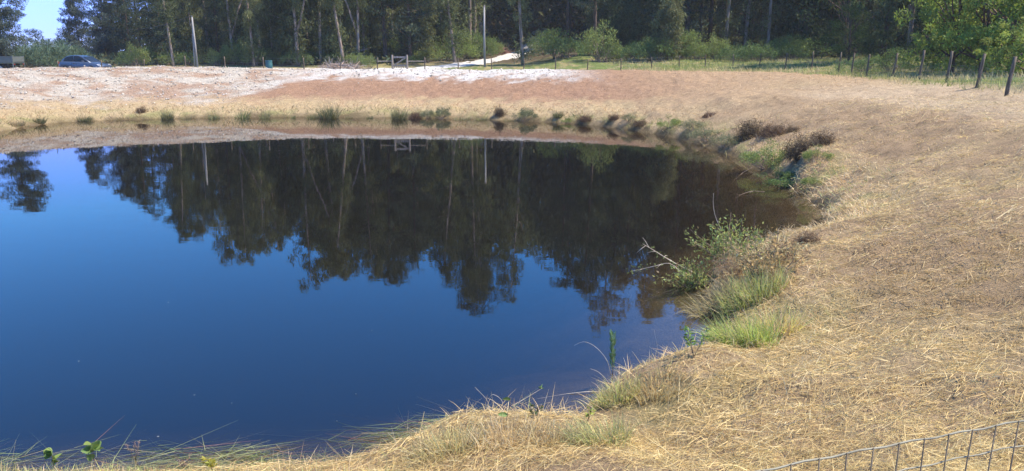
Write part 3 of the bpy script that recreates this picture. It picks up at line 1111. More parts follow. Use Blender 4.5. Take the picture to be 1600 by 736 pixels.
def near_straw():
    N = 400000
    r = 2.0 * (36 / 2.0) ** rng.uniform(0, 1, N)
    a = rng.uniform(R(-42), R(56), N)
    x, y = r * np.sin(a), r * np.cos(a)
    s = sdist(x, y)
    ok = (s > 0.12) & (s < 16) & ~((x > 17) & (s > 11))
    bare = fbm(x * 0.8 + 7, y * 0.8, 43, 4)
    ok &= rng.uniform(size=N) > 0.75 * smooth(0.54, 0.68, bare)
    x, y, r, s = x[ok], y[ok], r[ok], s[ok]
    n = len(x)
    z = height(x, y, s)
    ang = rng.normal(0.5, 0.9, n) + np.where(rng.uniform(size=n) < 0.35, rng.uniform(0, 6.28, n), 0) + np.where(rng.uniform(size=n) < 0.5, math.pi, 0)
    el = np.abs(rng.normal(0.05, 0.22, n)) + (rng.uniform(size=n) < 0.06) * rng.uniform(0.3, 1.0, n)
    D = np.stack([np.cos(ang) * np.cos(el), np.sin(ang) * np.cos(el), np.sin(el)], -1)
    # follow the slope
    e = 0.25
    D[:, 2] += (height(x + np.cos(ang) * e, y + np.sin(ang) * e) - z) / e * np.cos(el)
    D = unit(D)
    L = rng.gamma(1.8, 0.038, n) + 0.025 + (rng.uniform(size=n) < 0.015) * rng.uniform(0.1, 0.3, n)
    Wd = np.maximum(0.0026, 0.0010 * r ** 0.74) * rng.uniform(0.6, 1.5, n)
    lift = 0.006 + 0.07 * smooth(0.35, 0.75, fbm(x * 2.2, y * 2.2, 87, 3)) * rng.uniform(0, 1, n) ** 2 * (0.4 + fbm(x * 1.5, y * 1.5, 83, 3))
    P = np.stack([x, y, z + lift], -1)
    col = straw_cols(n, x, y)
    # matted clumps of cut grass among the loose straw
    m = 1500
    rr = 2.2 * (30 / 2.2) ** rng.uniform(0, 1, m); aa = rng.uniform(R(-30), R(56), m)
    cx, cy = rr * np.sin(aa), rr * np.cos(aa)
    cs_ = sdist(cx, cy)
    ok = (cs_ > 0.3) & (cs_ < 13) & (fbm(cx * 0.9, cy * 0.9, 161, 3) > 0.47)
    cx, cy, rr = cx[ok], cy[ok], rr[ok]
    q = np.repeat(np.arange(len(cx)), 34)
    k = len(q)
    dirx = np.repeat(rng.uniform(0, 6.28, len(cx)), 34) + rng.normal(0, 0.8, k)
    size = np.repeat(rng.uniform(0.5, 1.5, len(cx)), 34)
    tx_, ty_ = cx[q] + rng.normal(0, 0.055, k) * size * (1 + 0.03 * rr[q]), cy[q] + rng.normal(0, 0.055, k) * size * (1 + 0.03 * rr[q])
    el2 = np.abs(rng.normal(0.35, 0.3, k))
    D2 = np.stack([np.cos(dirx) * np.cos(el2), np.sin(dirx) * np.cos(el2), np.sin(el2)], -1)
    P2 = np.stack([tx_, ty_, height(tx_, ty_) + rng.uniform(0, 0.05, k) * size], -1)
    c2 = straw_cols(k, tx_, ty_) * np.repeat(rng.uniform(0.6, 1.2, (len(cx), 1)), 34, axis=0)
    clump = strips(P2, D2, rng.uniform(0.08, 0.22, k) * size, np.maximum(0.003, 0.0010 * rr[q] ** 0.74), rng.uniform(0.2, 0.9, k), c2, 3, 0.4)
    o = link('dry_straw', mesh_of('dry_straw', [strips(P, D, L, Wd, rng.uniform(-0.1, 0.15, n), col, 2, 0.5), clump]), M_straw)
    tag(o, 'mown dry straw lying over the right bank', 'straw', kind='stuff')


def mid_straw():
    n = 90000
    x = rng.uniform(-55, 27, n); y = rng.uniform(18, 69, n)
    s = sdist(x, y)
    W = 8 + 5 * smooth(34, 54, y)
    ok = (s > 0.05) & (s < W + 2.5) & (x * x + y * y > 26 ** 2)
    x, y, s = x[ok], y[ok], s[ok]
    # more and longer grass near the waterline
    keep = rng.uniform(size=len(x)) < np.where(s < 3.0, 1.0, 0.55) * np.where((x < 4) & (y > 45) & (s > 8), 0.15, 1)
    x, y, s = x[keep], y[keep], s[keep]
    n = len(x)
    z = height(x, y, s)
    near = smooth(3.5, 0.8, s)
    D = rdir(n); D[:, 2] = np.abs(D[:, 2]) * 0.4 + 0.25 + near * 0.7
    dist = np.hypot(x, y)
    col = straw_cols(n, x, y)
    red = np.array([0.46, 0.285, 0.17])
    col = col + (red - col) * (smooth(3, 5.5, s + rng.normal(0, .8, n)) * smooth(40, 50, y) * (1 - 0.5 * smooth(4, 14, x)))[:, None] * 0.65
    col = col * [0.92, 0.9, 1.0]
    dk = smooth(0.52, 0.7, fbm(x * 1.1, y * 1.1, 153, 3))[:, None] * near[:, None]
    col = col + (np.array([0.26, 0.18, 0.10]) - col) * dk * 0.75
    gr = np.array([0.30, 0.31, 0.11])
    col = col + (gr - col) * (smooth(1.2, 0.2, s) * (fbm(x * 0.8, y * 0.8, 91, 2) > 0.52))[:, None] * 0.7
    o = link('bank_grass', mesh_of('bank_grass', [strips(np.stack([x, y, z - 0.01], -1), unit(D), rng.uniform(0.10, 0.26, n) * (1 + 0.9 * near) * (0.6 + 0.9 * fbm(x * 0.9, y * 0.9, 151, 3)), 0.00042 * dist * rng.uniform(0.8, 1.6, n), rng.uniform(0.1, 0.6, n), col, 2)]), M_straw)
    tag(o, 'short dry grass on the far bank of the pond', 'grass', kind='stuff')



def shore_fringe():
    n = 60000
    x = rng.uniform(-52, 14, n); y = rng.uniform(16, 62, n)
    s = sdist(x, y)
    pn = fbm(x * 0.55, y * 0.55, 111, 3)
    ok = (s > -0.25) & (s < 1.3) & (x * x + y * y > 18 ** 2) & (rng.uniform(size=n) < smooth(0.36, 0.6, pn))
    x, y, s, pn = x[ok], y[ok], s[ok], pn[ok]
    n = len(x)
    z = np.maximum(height(x, y, s), -0.05)
    D = rdir(n) * 0.7; D[:, 2] = rng.uniform(0.5, 1.2, n)
    pal = np.array([[0.52, 0.41, 0.20], [0.38, 0.27, 0.13], [0.30, 0.30, 0.10], [0.17, 0.12, 0.07], [0.22, 0.24, 0.09]])
    q = (fbm(x * 0.9, y * 0.9, 115, 2) * 5 + rng.normal(0, 0.9, n)).astype(int).clip(0, 4)
    col = pal[q] * rng.uniform(0.7, 1.2, (n, 1))
    d = np.hypot(x, y)
    o = link('shore_fringe', mesh_of('shore_fringe', [strips(np.stack([x, y, z - 0.02], -1), unit(D), rng.uniform(0.12, 0.42, n) * (0.5 + pn), 0.00045 * d * rng.uniform(0.8, 1.6, n), rng.uniform(0.1, 0.8, n), col, 2)]), M_sedge)
    tag(o, 'ragged mixed fringe of dry and green grass along the far waterline', 'grass', kind='stuff')


def shore_grass():
    """standing dry and green grass along the near shore"""
    P_ = []
    N = 60000
    x = rng.uniform(-9, 12, N); y = rng.uniform(4.5, 24, N)
    s = sdist(x, y)
    hum = fbm(x * 0.9, y * 0.9, 95, 3)
    ok = (s > -0.05) & (s < 1.0 + 1.3 * hum) & (rng.uniform(size=N) < np.clip(1.35 - s / (0.8 + 1.3 * hum), 0, 1)) & (hum > 0.28)
    x, y, s, hum = x[ok], y[ok], s[ok], hum[ok]
    n = len(x)
    z = height(x, y, s)
    e = 0.15
    gxx = (sdist(x + e, y) - s) / e; gyy = (sdist(x, y + e) - s) / e
    D = rdir(n) * 0.75
    D[:, 0] -= gxx * 0.45; D[:, 1] -= gyy * 0.45
    D[:, 2] = rng.uniform(0.5, 1.1, n)
    pal = np.array([[0.84, 0.69, 0.38], [0.76, 0.58, 0.29], [0.60, 0.41, 0.19], [0.58, 0.55, 0.20], [0.40, 0.45, 0.14]])
    g = smooth(0.5, 0.72, fbm(x * 0.7, y * 0.7, 97, 3))
    k = np.where(rng.uniform(size=n) < 0.1 + 0.6 * g, rng.choice([3, 4, 1], n), rng.choice(3, n, p=[0.5, 0.33, 0.17]))
    col = pal[k] * rng.uniform(0.75, 1.15, (n, 1))
    r = np.hypot(x, y)
    L = rng.uniform(0.10, 0.34, n) * (0.6 + 0.9 * hum) * (0.55 + 0.45 * smooth(-2.6, -1.2, x))
    o = link('shore_grass', mesh_of('shore_grass', [strips(np.stack([x, y, z - 0.01], -1), unit(D), L, np.maximum(0.0038, 0.00065 * r) * rng.uniform(0.7, 1.5, n), rng.uniform(0.1, 0.9, n), col, 3)]), M_straw)
    tag(o, 'straw coloured grass standing along the near waterline', 'grass', kind='stuff')


def floating_stalks():
    """long green stalks lying on and just under the water along the near edge"""
    n = 150000
    x = rng.uniform(-7.5, 0.2, n); y = rng.uniform(5.2, 9.0, n)
    s = sdist(x, y)
    ok = (s < 0.05) & (s > -0.85) & (rng.uniform(size=n) < np.clip(1.0 + s / 0.7, 0.003, 1) ** 1.3 * 0.6 * smooth(0.32, 0.55, fbm(x * 0.9, y * 1.6, 99, 3)))
    x, y = x[ok], y[ok]
    n = len(x)
    ang = np.where(rng.uniform(size=n) < 0.75, rng.normal(0.12, 0.35, n) + np.where(rng.uniform(size=n) < 0.5, math.pi, 0), rng.uniform(0, 6.28, n))
    D = np.stack([np.cos(ang), np.sin(ang), rng.normal(0.0, 0.03, n)], -1)
    z = np.where(rng.uniform(size=n) < 0.6, rng.uniform(0.004, 0.05, n), -rng.uniform(0.01, 0.08, n))
    pal = np.array([[0.30, 0.36, 0.13], [0.42, 0.45, 0.20], [0.50, 0.42, 0.22], [0.42, 0.22, 0.15]])
    col = pal[rng.choice(4, n, p=[0.4, 0.3, 0.2, 0.1])] * rng.uniform(0.7, 1.2, (n, 1))
    o = link('floating_stalks', mesh_of('floating_stalks', [strips(np.stack([x, y, z], -1), unit(D), rng.gamma(2.5, 0.14, n) + 0.1, rng.uniform(0.0025, 0.0055, n), 0.0, col, 3)]), M_sedge)
    tag(o, 'long green and brown stalks lying flat in the shallow water at the near edge', 'stalks', kind='stuff')


def bank_stones():
    n = 16000
    x = rng.uniform(-52, 7, n); y = rng.uniform(44, 68, n)
    s = sdist(x, y)
    g0 = 10.3 + (3.6 - 10.3) * smooth(-15.0, -20.5, x)
    ok = (s > g0 + rng.normal(0, 1.3, n)) & (s < 14.5) & (rng.uniform(size=n) < 1 - smooth(1, 7, x))
    x, y, s = x[ok], y[ok], s[ok]
    n = len(x)
    z = height(x, y, s)
    r = 0.018 + 0.09 * rng.uniform(0, 1, n) ** 3
    oc = np.array([[1, 0, 0], [0, 1, 0], [-1, 0, 0], [0, -1, 0], [0, 0, 0.7], [0, 0, -0.5]], float)
    V = (oc[None] * r[:, None, None] * rng.uniform(0.6, 1.4, (n, 6, 1))) + np.stack([x, y, z + 0.02], -1)[:, None]
    q = np.array([[0, 1, 4], [1, 2, 4], [2, 3, 4], [3, 0, 4], [1, 0, 5], [2, 1, 5], [3, 2, 5], [0, 3, 5]])
    F = (np.arange(n) * 6)[:, None, None] + q[None]
    col = np.repeat(np.array([0.54, 0.50, 0.44]) * rng.uniform(0.5, 1.35, (n, 1)) * rng.uniform([0.95, 0.95, 0.85], [1.05, 1.0, 1.0], (n, 3)), 6, axis=0)
    o = link('bank_stones', np_mesh('bank_stones', V.reshape(-1, 3), F.reshape(-1, 3), np.clip(col, 0, .8)), M_straw)
    tag(o, 'pale crushed stones strewn over the crest of the far bank', 'stones', kind='stuff')


near_straw()
mid_straw()
shore_fringe()
shore_grass()
floating_stalks()
bank_stones()


# ------------------------------------------------------------------ tussocks and bushes along the shore
def sedge_proto(h=0.9, spread=0.5, n=260, base=(0.10, 0.13, 0.04), wid=0.018, name='sedge_tussock', dead=0.25):
    a = rng.uniform(0, 6.28, n); r = spread * 0.45 * rng.uniform(0, 1, n) ** 0.6
    P = np.stack([r * np.cos(a), r * np.sin(a), np.zeros(n) - 0.03], -1)
    D = np.stack([np.cos(a) * 0.5 * rng.uniform(0, 1.1, n), np.sin(a) * 0.5 * rng.uniform(0, 1.1, n), np.ones(n)], -1) + rng.normal(0, 0.12, (n, 3))
    col = grad_col(base, n, 0.4)
    d = rng.uniform(size=n) < dead
    col[d] = np.array([0.45, 0.36, 0.18]) * rng.uniform(0.6, 1.1, (d.sum(), 1))
    me = mesh_of(name, [strips(P, unit(D), h * rng.uniform(0.5, 1.15, n), wid * rng.uniform(0.7, 1.3, n), rng.uniform(0.05, 0.9, n), col, 3)])
    return link(name, me, M_sedge)


def brown_proto(h=0.7, spread=0.6, n=500, base=(0.085, 0.052, 0.03), wid=0.011, name='dead_bush'):
    d = rdir(n); d[:, 2] = np.abs(d[:, 2])
    bl = 0.75 + 0.0 * d[:, :1] + 0.9 * (vnoise(d[:, 0] * 3.1 + 5 + n, d[:, 1] * 3.1 + d[:, 2] * 3 + 9, 141)[:, None] - 0.4)
    P = d * rng.uniform(0.0, 1, (n, 1)) ** 0.5 * 0.85 * bl * [spread, spread, h]
    D = unit(d * 0.35 + rdir(n))
    col = grad_col(base, n, 0.5)
    k = rng.uniform(size=n) < 0.15
    col[k] = np.array([0.34, 0.23, 0.12]) * rng.uniform(0.6, 1.1, (k.sum(), 1))
    me = mesh_of(name, [strips(P, unit(D), rng.uniform(0.10, 0.30, n) * h, wid * rng.uniform(0.6, 1.4, n), rng.uniform(0, 0.9, n), col, 2)])
    return link(name, me, M_sedge)


SED_DARK = [sedge_proto(1.0, 0.95, 620, (0.10, 0.125, 0.045), 0.016, dead=0.32), sedge_proto(0.9, 1.05, 620, (0.115, 0.13, 0.05), 0.016, dead=0.38), sedge_proto(0.95, 0.85, 520, (0.09, 0.12, 0.045), 0.016, dead=0.3)]
SED_LIGHT = [sedge_proto(1.0, 0.8, 150, (0.19, 0.23, 0.07), 0.018, dead=0.35), sedge_proto(1.0, 0.9, 170, (0.20, 0.24, 0.08), 0.018, dead=0.4)]
SED_OLIVE = [sedge_proto(0.8, 1.3, 420, (0.22, 0.21, 0.075), 0.016, dead=0.5), sedge_proto(0.7, 1.6, 420, (0.25, 0.22, 0.085), 0.016, dead=0.55)]
BROWN = [brown_proto(1.0, 0.9, 3400, (0.105, 0.066, 0.038)), brown_proto(1.0, 1.1, 3800, (0.115, 0.072, 0.042)), brown_proto(1.0, 0.8, 3400, (0.08, 0.053, 0.033))]
TANB = [brown_proto(1.0, 1.0, 1800, (0.40, 0.31, 0.17), 0.010)]
GREYGREEN = [shrub_proto('bush', 1.0, 0.9, (0.19, 0.20, 0.10), 30, 0.06, 95, 0.5)]
GREENB = [shrub_proto('bush', 1.0, 0.9, (0.19, 0.25, 0.07), 30, 0.065, 95, 0.5)]


def shore_plant(lst, px, py, hpx, label, cat_, wide=1.0, group=None):
    d = ray(px, py)
    x, y, z = on_ground(px, py, 6)
    dist = y
    s = hpx * dist / FPX
    place(lst[rng.integers(len(lst))], x, y, max(z, -0.05), s * wide, None, label, cat_, group, 1.0 / wide)


for a in ((TANB, 1150, 428, 62, 'tan tangle of dry stems filling the middle of the water bushes', 'bush', 0.9),
          (TANB, 1205, 440, 55, 'tan tangle of dry stems between the brownish bush and the straw bank', 'bush', 0.9),
          (SED_OLIVE, 25, 196, 15, 'straw green tussock at the left end of the far waterline', 'tussock', 1.4),
          (SED_DARK, 62, 192, 15, 'dark leaning tussock at the far waterline, second from the left edge', 'tussock', 1.2),
          (SED_DARK, 132, 188.5, 12, 'low wide dark tussock at the far waterline below the blue car', 'tussock', 1.7),
          (SED_OLIVE, 190, 187, 9, 'low olive tussock just left of the brown ball shaped bush', 'tussock', 1.6),
          (BROWN, 221, 176, 14, 'round brown ball shaped bush on the far bank above the waterline', 'bush', 0.9),
          (SED_DARK, 262, 186, 22, 'tall dark tussock right of the brown ball shaped bush', 'tussock', 0.8),
          (SED_OLIVE, 290, 185.5, 9, 'low olive tussock below the leaning double pole', 'tussock', 1.6),
          (SED_LIGHT, 335, 185, 18, 'thin pale green reed tuft right of the leaning double pole', 'tussock', 1.0),
          (SED_LIGHT, 379, 184.5, 25, 'tall sparse pale green reed tuft, the tallest on the far shore', 'tussock', 1.0),
          (SED_LIGHT, 413, 184.5, 22, 'slim pale green reed tuft next to the tallest one', 'tussock', 0.8),
          (SED_LIGHT, 458, 184.5, 11, 'short pale reed tuft midway to the big dark tussock', 'tussock', 0.8),
          (SED_OLIVE, 490, 184.5, 16, 'olive tussock touching the left of the big dark tussock', 'tussock', 1.0),
          (SED_DARK, 514, 184.5, 30, 'big dark tussock, largest on the far waterline', 'tussock', 1.0),
          (SED_OLIVE, 545, 184.5, 10, 'small olive tussock right of the largest dark tussock', 'tussock', 1.0),
          (SED_DARK, 578, 185, 7, 'tiny flat dark tussock left of the gate tussock', 'tussock', 1.4),
          (SED_DARK, 624, 186, 28, 'dark rounded tussock at the far waterline straight below the wooden gate', 'tussock', 0.85),
          (BROWN, 649, 185, 17, 'brown withered bush right of the tussock below the gate', 'bush', 0.8),
          (GREYGREEN, 671, 185, 16, 'grey green low bush at the waterline, left of a pair', 'bush', 1.0),
          (GREYGREEN, 688, 185.5, 20, 'grey green bush at the waterline, higher of a pair', 'bush', 0.9),
          (SED_OLIVE, 722, 187, 11, 'olive tussock below the white pole', 'tussock', 1.6),
          (SED_OLIVE, 752, 187.5, 12, 'olive tussock just left of the brown shore bush', 'tussock', 1.3),
          (BROWN, 781, 180, 20, 'tall brown withered bush on the far shore below the track', 'bush', 0.8),
          (SED_OLIVE, 797, 189, 13, 'yellow green tussock at the foot of the brown shore bush', 'tussock', 1.0),
          (GREYGREEN, 820, 189, 22, 'grey green bush on the far shore right of the brown shore bush', 'bush', 1.0),
          (SED_DARK, 872, 183, 16, 'dark green tussock up on the straw bank', 'tussock', 1.0),
          (GREENB, 885, 192, 10, 'tiny green bush at the water below the dark bank tussock', 'bush', 1.2),
          (BROWN, 915, 188, 12, 'red brown withered mound, first of three on the curving shore', 'bush', 1.8),
          (BROWN, 960, 186, 12, 'red brown withered mound, second of three on the curving shore', 'bush', 1.5),
          (GREYGREEN, 982, 190, 14, 'grey bush between the red brown mounds', 'bush', 0.9),
          (BROWN, 1000, 196, 14, 'red brown withered mound, third of three on the curving shore', 'bush', 1.6),
          (GREENB, 1046, 200, 20, 'dark green bush at the waterline where the shore bends', 'bush', 1.1),
          (GREYGREEN, 1083, 205, 20, 'grey green bush right of the dark green bend bush', 'bush', 1.2),
          (BROWN, 1109, 182, 13, 'small brown bush higher on the bank above the bend', 'bush', 1.2),
          (GREYGREEN, 1108, 222, 22, 'grey green straggling bush left of the large brown bush', 'bush', 1.5),
          (GREYGREEN, 1133, 228, 22, 'grey leafed bush below the large brown bush', 'bush', 1.3),
          (BROWN, 1172, 214, 40, 'large dark brown dead bush on the right bank', 'bush', 0.9),
          (BROWN, 1208, 210, 27, 'medium brown dead bush right of the large one', 'bush', 1.1),
          (BROWN, 1240, 205, 14, 'faded brown bush uphill of the undercut mound', 'bush', 1.3),
          (BROWN, 1250, 246, 46, 'wide dark brown undercut mound on the right bank', 'bush', 1.0),
          (BROWN, 1284, 228, 36, 'dark brown mound forming the right shoulder of the undercut', 'bush', 1.1),
          (GREENB, 1196, 262, 42, 'green leafy bush overhanging the water at the right cove', 'bush', 0.95),
          (GREENB, 1222, 290, 30, 'low green bush reaching over the brown shallow water', 'bush', 1.4),
          (BROWN, 1228, 395, 26, 'dark brown soil clod with roots on the scarp beside the olive bush', 'clod', 1.3),
          (BROWN, 1262, 380, 26, 'dark brown root tangle where the scarp meets the cove', 'clod', 1.3),
          (BROWN, 1283, 352, 20, 'low dark brown clod at the inner corner of the cove', 'clod', 1.4),
          (GREENB, 1277, 252, 26, 'bright green tuft of leaves below the undercut mound', 'bush', 0.9),
          (GREENB, 1272, 292, 22, 'small green bush at the right end of the cove', 'bush', 1.0)):
    shore_plant(*a)


# ------------------------------------------------------------------ foreground plants
def stem_plant(name, x, y, z, stems, leafs, label, cat_, stem_mat=None, leaf_m=None):
    """stems: list of point lists with radius; leafs: (P, A, L, W, col)"""
    root = empty(name, (x, y, z))
    if stems: link('stem', mesh_of(name + '_stem', [tube(p, np.linspace(r, r * 0.4, len(p)), 5) for p, r in stems], True), stem_mat or M_twig, root)
    if leafs is not None: link('leaves', mesh_of(name + '_leaves', [(round_leaves if np.mean(leafs[2]) > 0.055 and np.mean(leafs[3]) > 0.028 else leaves)(*leafs)]), leaf_m or M_shrub, root)
    return tag(root, label, cat_)


# willow-like bush at the water's edge
def water_bush(px, py, h, w, label, nst=34, base=(0.42, 0.44, 0.13)):
    x, y, z = on_ground(px, py, 6)
    stems, P, A = [], [], []
    for i in range(nst):
        a = rng.uniform(0, 6.28); u = rng.uniform(0.1, 1)
        e = np.array([math.cos(a) * w * u, math.sin(a) * w * u * 0.8, h * rng.uniform(0.45, 1.05) * (1.05 - 0.5 * u)])
        t = np.linspace(0, 1, 6)[:, None]
        p = np.array([rng.normal(0, .12), rng.normal(0, .12), -0.1]) * (1 - t) + e * t + rng.normal(0, 0.05, (6, 3)) * t
        stems.append((p, 0.008))
        for k in range(46):
            q = rng.uniform(0.35, 1)
            b = np.array([np.interp(q, t[:, 0], p[:, j]) for j in range(3)]) + rng.normal(0, 0.06, 3)
            P.append(b); d = rng.normal(0, 1, 3) + unit(e[None])[0]; A.append(d)
    P, A = np.array(P), np.array(A)
    n = len(P)
    col = grad_col(base, n, 0.4)
    k = rng.uniform(size=n) < 0.12
    col[k] = np.array([0.40, 0.28, 0.14]) * rng.uniform(0.7, 1.2, (k.sum(), 1))
    return stem_plant('water_bush', x, y, max(z, 0.0), stems, (P, A, 0.075 * rng.uniform(0.6, 1.3, n), 0.026 * rng.uniform(0.7, 1.3, n), col), label, 'bush')


water_bush(1140, 418, 1.0, 0.80, 'olive leafy bush at the water edge in front of the brown cove, larger of two', 36)
water_bush(1195, 430, 0.75, 0.75, 'low brownish leafy bush right of the larger olive water bush', 30, (0.46, 0.37, 0.17))
water_bush(1085, 445, 0.50, 0.60, 'sprawling sparse green bush leaning out over the water on the left of the olive bush', 18, (0.36, 0.40, 0.13))


def pix_curve(pts, y_list, rad):
    """curve through picture points at given world depths (y)"""
    out = []
    for (px, py), yy in zip(pts, y_list):
        d = ray(px, py); t = yy / d[1]
        out.append(np.array([0, 0, CAM_H]) + d * t)
    return np.array(out)


def branch(name, pts, ys, r, label, cat_, leaf_n=0, mat=None, sub=None):
    p = pix_curve(pts, ys, r)
    root = empty(name, p[0])
    q = p - p[0]
    tt = np.linspace(0, 1, len(q)); t2 = np.linspace(0, 1, 14)
    qq = np.stack([np.interp(t2, tt, q[:, j]) for j in range(3)], -1)
    for _ in range(2): qq[1:-1] = (qq[:-2] + qq[2:] + 2 * qq[1:-1]) / 4
    parts = [tube(qq, np.linspace(r, r * 0.35, 14), 5)]
    for k in (sub or []):
        b = qq[k]; d = rng.normal(0, 1, 3) * [1, 0.6, 0.7] + (qq[min(13, k + 1)] - qq[k - 1]) * 6
        d /= np.linalg.norm(d)
        L = rng.uniform(0.12, 0.28)
        parts.append(tube(np.array([b, b + d * L * .5, b + d * L + [0, 0, -.02]]), [r * .5, r * .4, r * .2], 4))
    link('stem', mesh_of(name + '_stem', parts, True), mat or M_dry, root)
    if leaf_n:
        k = rng.integers(2, 14, leaf_n)
        P = qq[k] + rng.normal(0, 0.035, (leaf_n, 3))
        link('leaves', mesh_of(name + '_leaves', [leaves(P, rdir(leaf_n), 0.07 * rng.uniform(.6, 1.2, leaf_n), 0.03, grad_col((0.15, 0.19, 0.06), leaf_n, .3))]), M_shrub, root)
    return tag(root, label, cat_)


M_dry = noisy_mat('dry_stalk', (0.40, 0.32, 0.22), (0.62, 0.54, 0.42), 9.0, 0.7, 0.1)
branch('branch', [(1100, 432), (1070, 420), (1040, 403), (1020, 390), (1004, 381)], [13.6, 13.6, 13.7, 13.8, 13.8], 0.012, 'long bare pale branch reaching left over the water from the olive bush', 'branch', 26, None, [5, 7, 9, 11, 12])
branch('branch', [(1085, 452), (1050, 408), (1030, 414), (1005, 420), (985, 424)], [13.2, 13.5, 13.5, 13.6, 13.6], 0.008, 'lower forked branch with a few leaves dipping to the water', 'branch', 30, None, [6, 10])
branch('stalk', [(1128, 360), (1121, 347), (1116, 333), (1114, 316), (1115, 302)], [14.6] * 5, 0.008, 'thin dark stalk curving straight up above the olive bush', 'stalk')
branch('branch', [(1250, 412), (1243, 392), (1238, 378), (1226, 370), (1212, 372)], [15.5] * 5, 0.02, 'pale twisted dead branch at the brown scarp', 'branch', 0, None, [6, 10])
branch('stalk', [(1170, 420), (1128, 441), (1088, 440), (1075, 443)], [13.2] * 4, 0.006, 'dry pale stem lying across the olive bush', 'stalk', 0, None, [8])
branch('branch', [(1175, 262), (1160, 270), (1148, 281), (1138, 292)], [27, 26.2, 25.4, 24.6], 0.012, 'grey dead branch hanging into the water at the right cove', 'branch', 0, M_twig, [4, 7, 9, 11])
branch('branch', [(1195, 300), (1175, 298), (1158, 304), (1148, 310)], [22.6, 22.4, 22, 21.8], 0.010, 'second dead branch lying low on the water of the cove', 'branch', 0, M_twig, [4, 7, 9, 11])
branch('stalk', [(955, 590), (950, 562), (930, 540), (912, 532), (897, 540)], [9.0] * 5, 0.0035, 'thin arching dry grass stalk left of the green spike', 'stalk')
branch('stalk', [(952, 600), (945, 590), (934, 580), (922, 576)], [8.9] * 4, 0.004, 'short bent dry stalk at the foot of the green spike', 'stalk')
branch('stalk', [(945, 612), (915, 612), (880, 616), (835, 624)], [8.7, 8.6, 8.6, 8.6], 0.005, 'long reddish dry stalk lying out over the water', 'stalk')
branch('stalk', [(1033, 585), (1030, 560), (1026, 535), (1022, 515)], [9.4] * 4, 0.002, 'hair thin upright grass stem left of the leafy plant', 'stalk')
branch('stalk', [(770, 665), (765, 640), (762, 625), (742, 605)], [7.9] * 4, 0.0035, 'bent dry stalk on the shore hummock, left one of a pair', 'stalk', 0, None, [6])
branch('stalk', [(772, 668), (783, 640), (787, 626), (770, 614), (764, 622)], [7.8] * 5, 0.0035, 'bent dry stalk on the shore hummock, right one of a pair', 'stalk')
branch('stalk', [(800, 634), (815, 626), (835, 614), (848, 606)], [8.2, 8.3, 8.4, 8.5], 0.003, 'straight stem leaning over the water with one leaf', 'stalk')

# green upright spike
x, y, z = on_ground(957, 592, 6)
hs = 0.58
t = np.linspace(0, 1, 8)
n = 150
q = rng.uniform(0.12, 1, n) ** 0.8; a = rng.uniform(0, 6.28, n)
P = np.stack([0.006 * np.cos(a) - 0.015 * q, 0.006 * np.sin(a), q * hs], -1)
A = np.stack([np.cos(a) * 0.55, np.sin(a) * 0.55, 1.0 + 0 * a], -1)
stem_plant('spike_plant', x, y, z, [(np.stack([-0.015 * t, 0 * t, t * hs], -1), 0.006)], (P, A, 0.085 * rng.uniform(0.7, 1.2, n), 0.014, grad_col((0.22, 0.34, 0.15), n, 0.3)),
           'upright green spike of narrow leaves on the shore tip', 'plant')


def leafy(px, py, h, n, L, W, base, label, nst=3, spread=0.1, sx=1):
    x, y, z = on_ground(px, py, 5)
    stems, P, A = [], [], []
    for i in range(nst):
        a = rng.uniform(0, 6.28)
        e = np.array([math.cos(a) * spread, math.sin(a) * spread, h * rng.uniform(0.75, 1.0)])
        t = np.linspace(0, 1, 5)[:, None]
        stems.append((e * t + rng.normal(0, 0.006, (5, 3)) * t, 0.004))
        for k in range(n):
            q = rng.uniform(0.35, 1.0)
            P.append(e * q); b = rng.uniform(0, 6.28)
            A.append([math.cos(b), math.sin(b), rng.uniform(0.1, 0.9)])
    P, A = np.array(P), np.array(A)
    m = len(P)
    return stem_plant('leafy_plant', x, y, max(z, 0), stems, (P, A, L * rng.uniform(0.7, 1.2, m), W * rng.uniform(0.8, 1.2, m), grad_col(base, m, 0.25)), label, 'plant')


leafy(1084, 562, 0.34, 14, 0.065, 0.026, (0.26, 0.36, 0.09), 'small bright green leafy plant at the waterline between the spike and the grass tuft', 4, 0.12)
leafy(85, 742, 0.28, 10, 0.10, 0.08, (0.19, 0.29, 0.08), 'round leaved green plant in the bottom left corner', 1, 0.03)
leafy(150, 740, 0.36, 9, 0.10, 0.08, (0.18, 0.28, 0.08), 'round leaved green plant, taller right neighbour in the bottom left corner', 1, 0.02)
leafy(333, 741, 0.15, 10, 0.06, 0.028, (0.42, 0.34, 0.06), 'yellow and reddish little plant at the bottom edge', 3, 0.05)
leafy(790, 668, 0.30, 2, 0.085, 0.05, (0.14, 0.22, 0.06), 'sprout with two toothed green leaves on the shore hummock', 1, 0.06)
leafy(838, 655, 0.12, 6, 0.05, 0.03, (0.10, 0.13, 0.05), 'dark low sprig on the right of the shore hummock', 3, 0.08)
leafy(918, 660, 0.2, 5, 0.05, 0.03, (0.24, 0.30, 0.07), 'pale green sprig in the notch left of the shore tip', 2, 0.08)
for px, py, h_, lb in ((212, 724, 0.24, 'reddish feathery seed head rising from the floating stalks'), (290, 737, 0.15, 'small brownish seed head at the bottom edge of the pond')):
    leafy(px, py, h_, 18, 0.03, 0.006, (0.36, 0.25, 0.17), lb, 4, 0.07)
# single leaf on the leaning stem
p = pix_curve([(846, 608)], [8.5], 0)[0]
lf = link('leaf', mesh_of('leaf', [leaves(np.zeros((3, 3)), np.array([[0.2, 0.1, 1], [-0.6, 0, .6], [0.7, 0, 0.3]]), [0.07, .05, .04], [0.05, .03, .03], grad_col((0.16, 0.26, 0.07), 3))]), M_shrub)
lf.location = p
tag(lf, 'single green leaf at the tip of the stem leaning over the water', 'leaf')


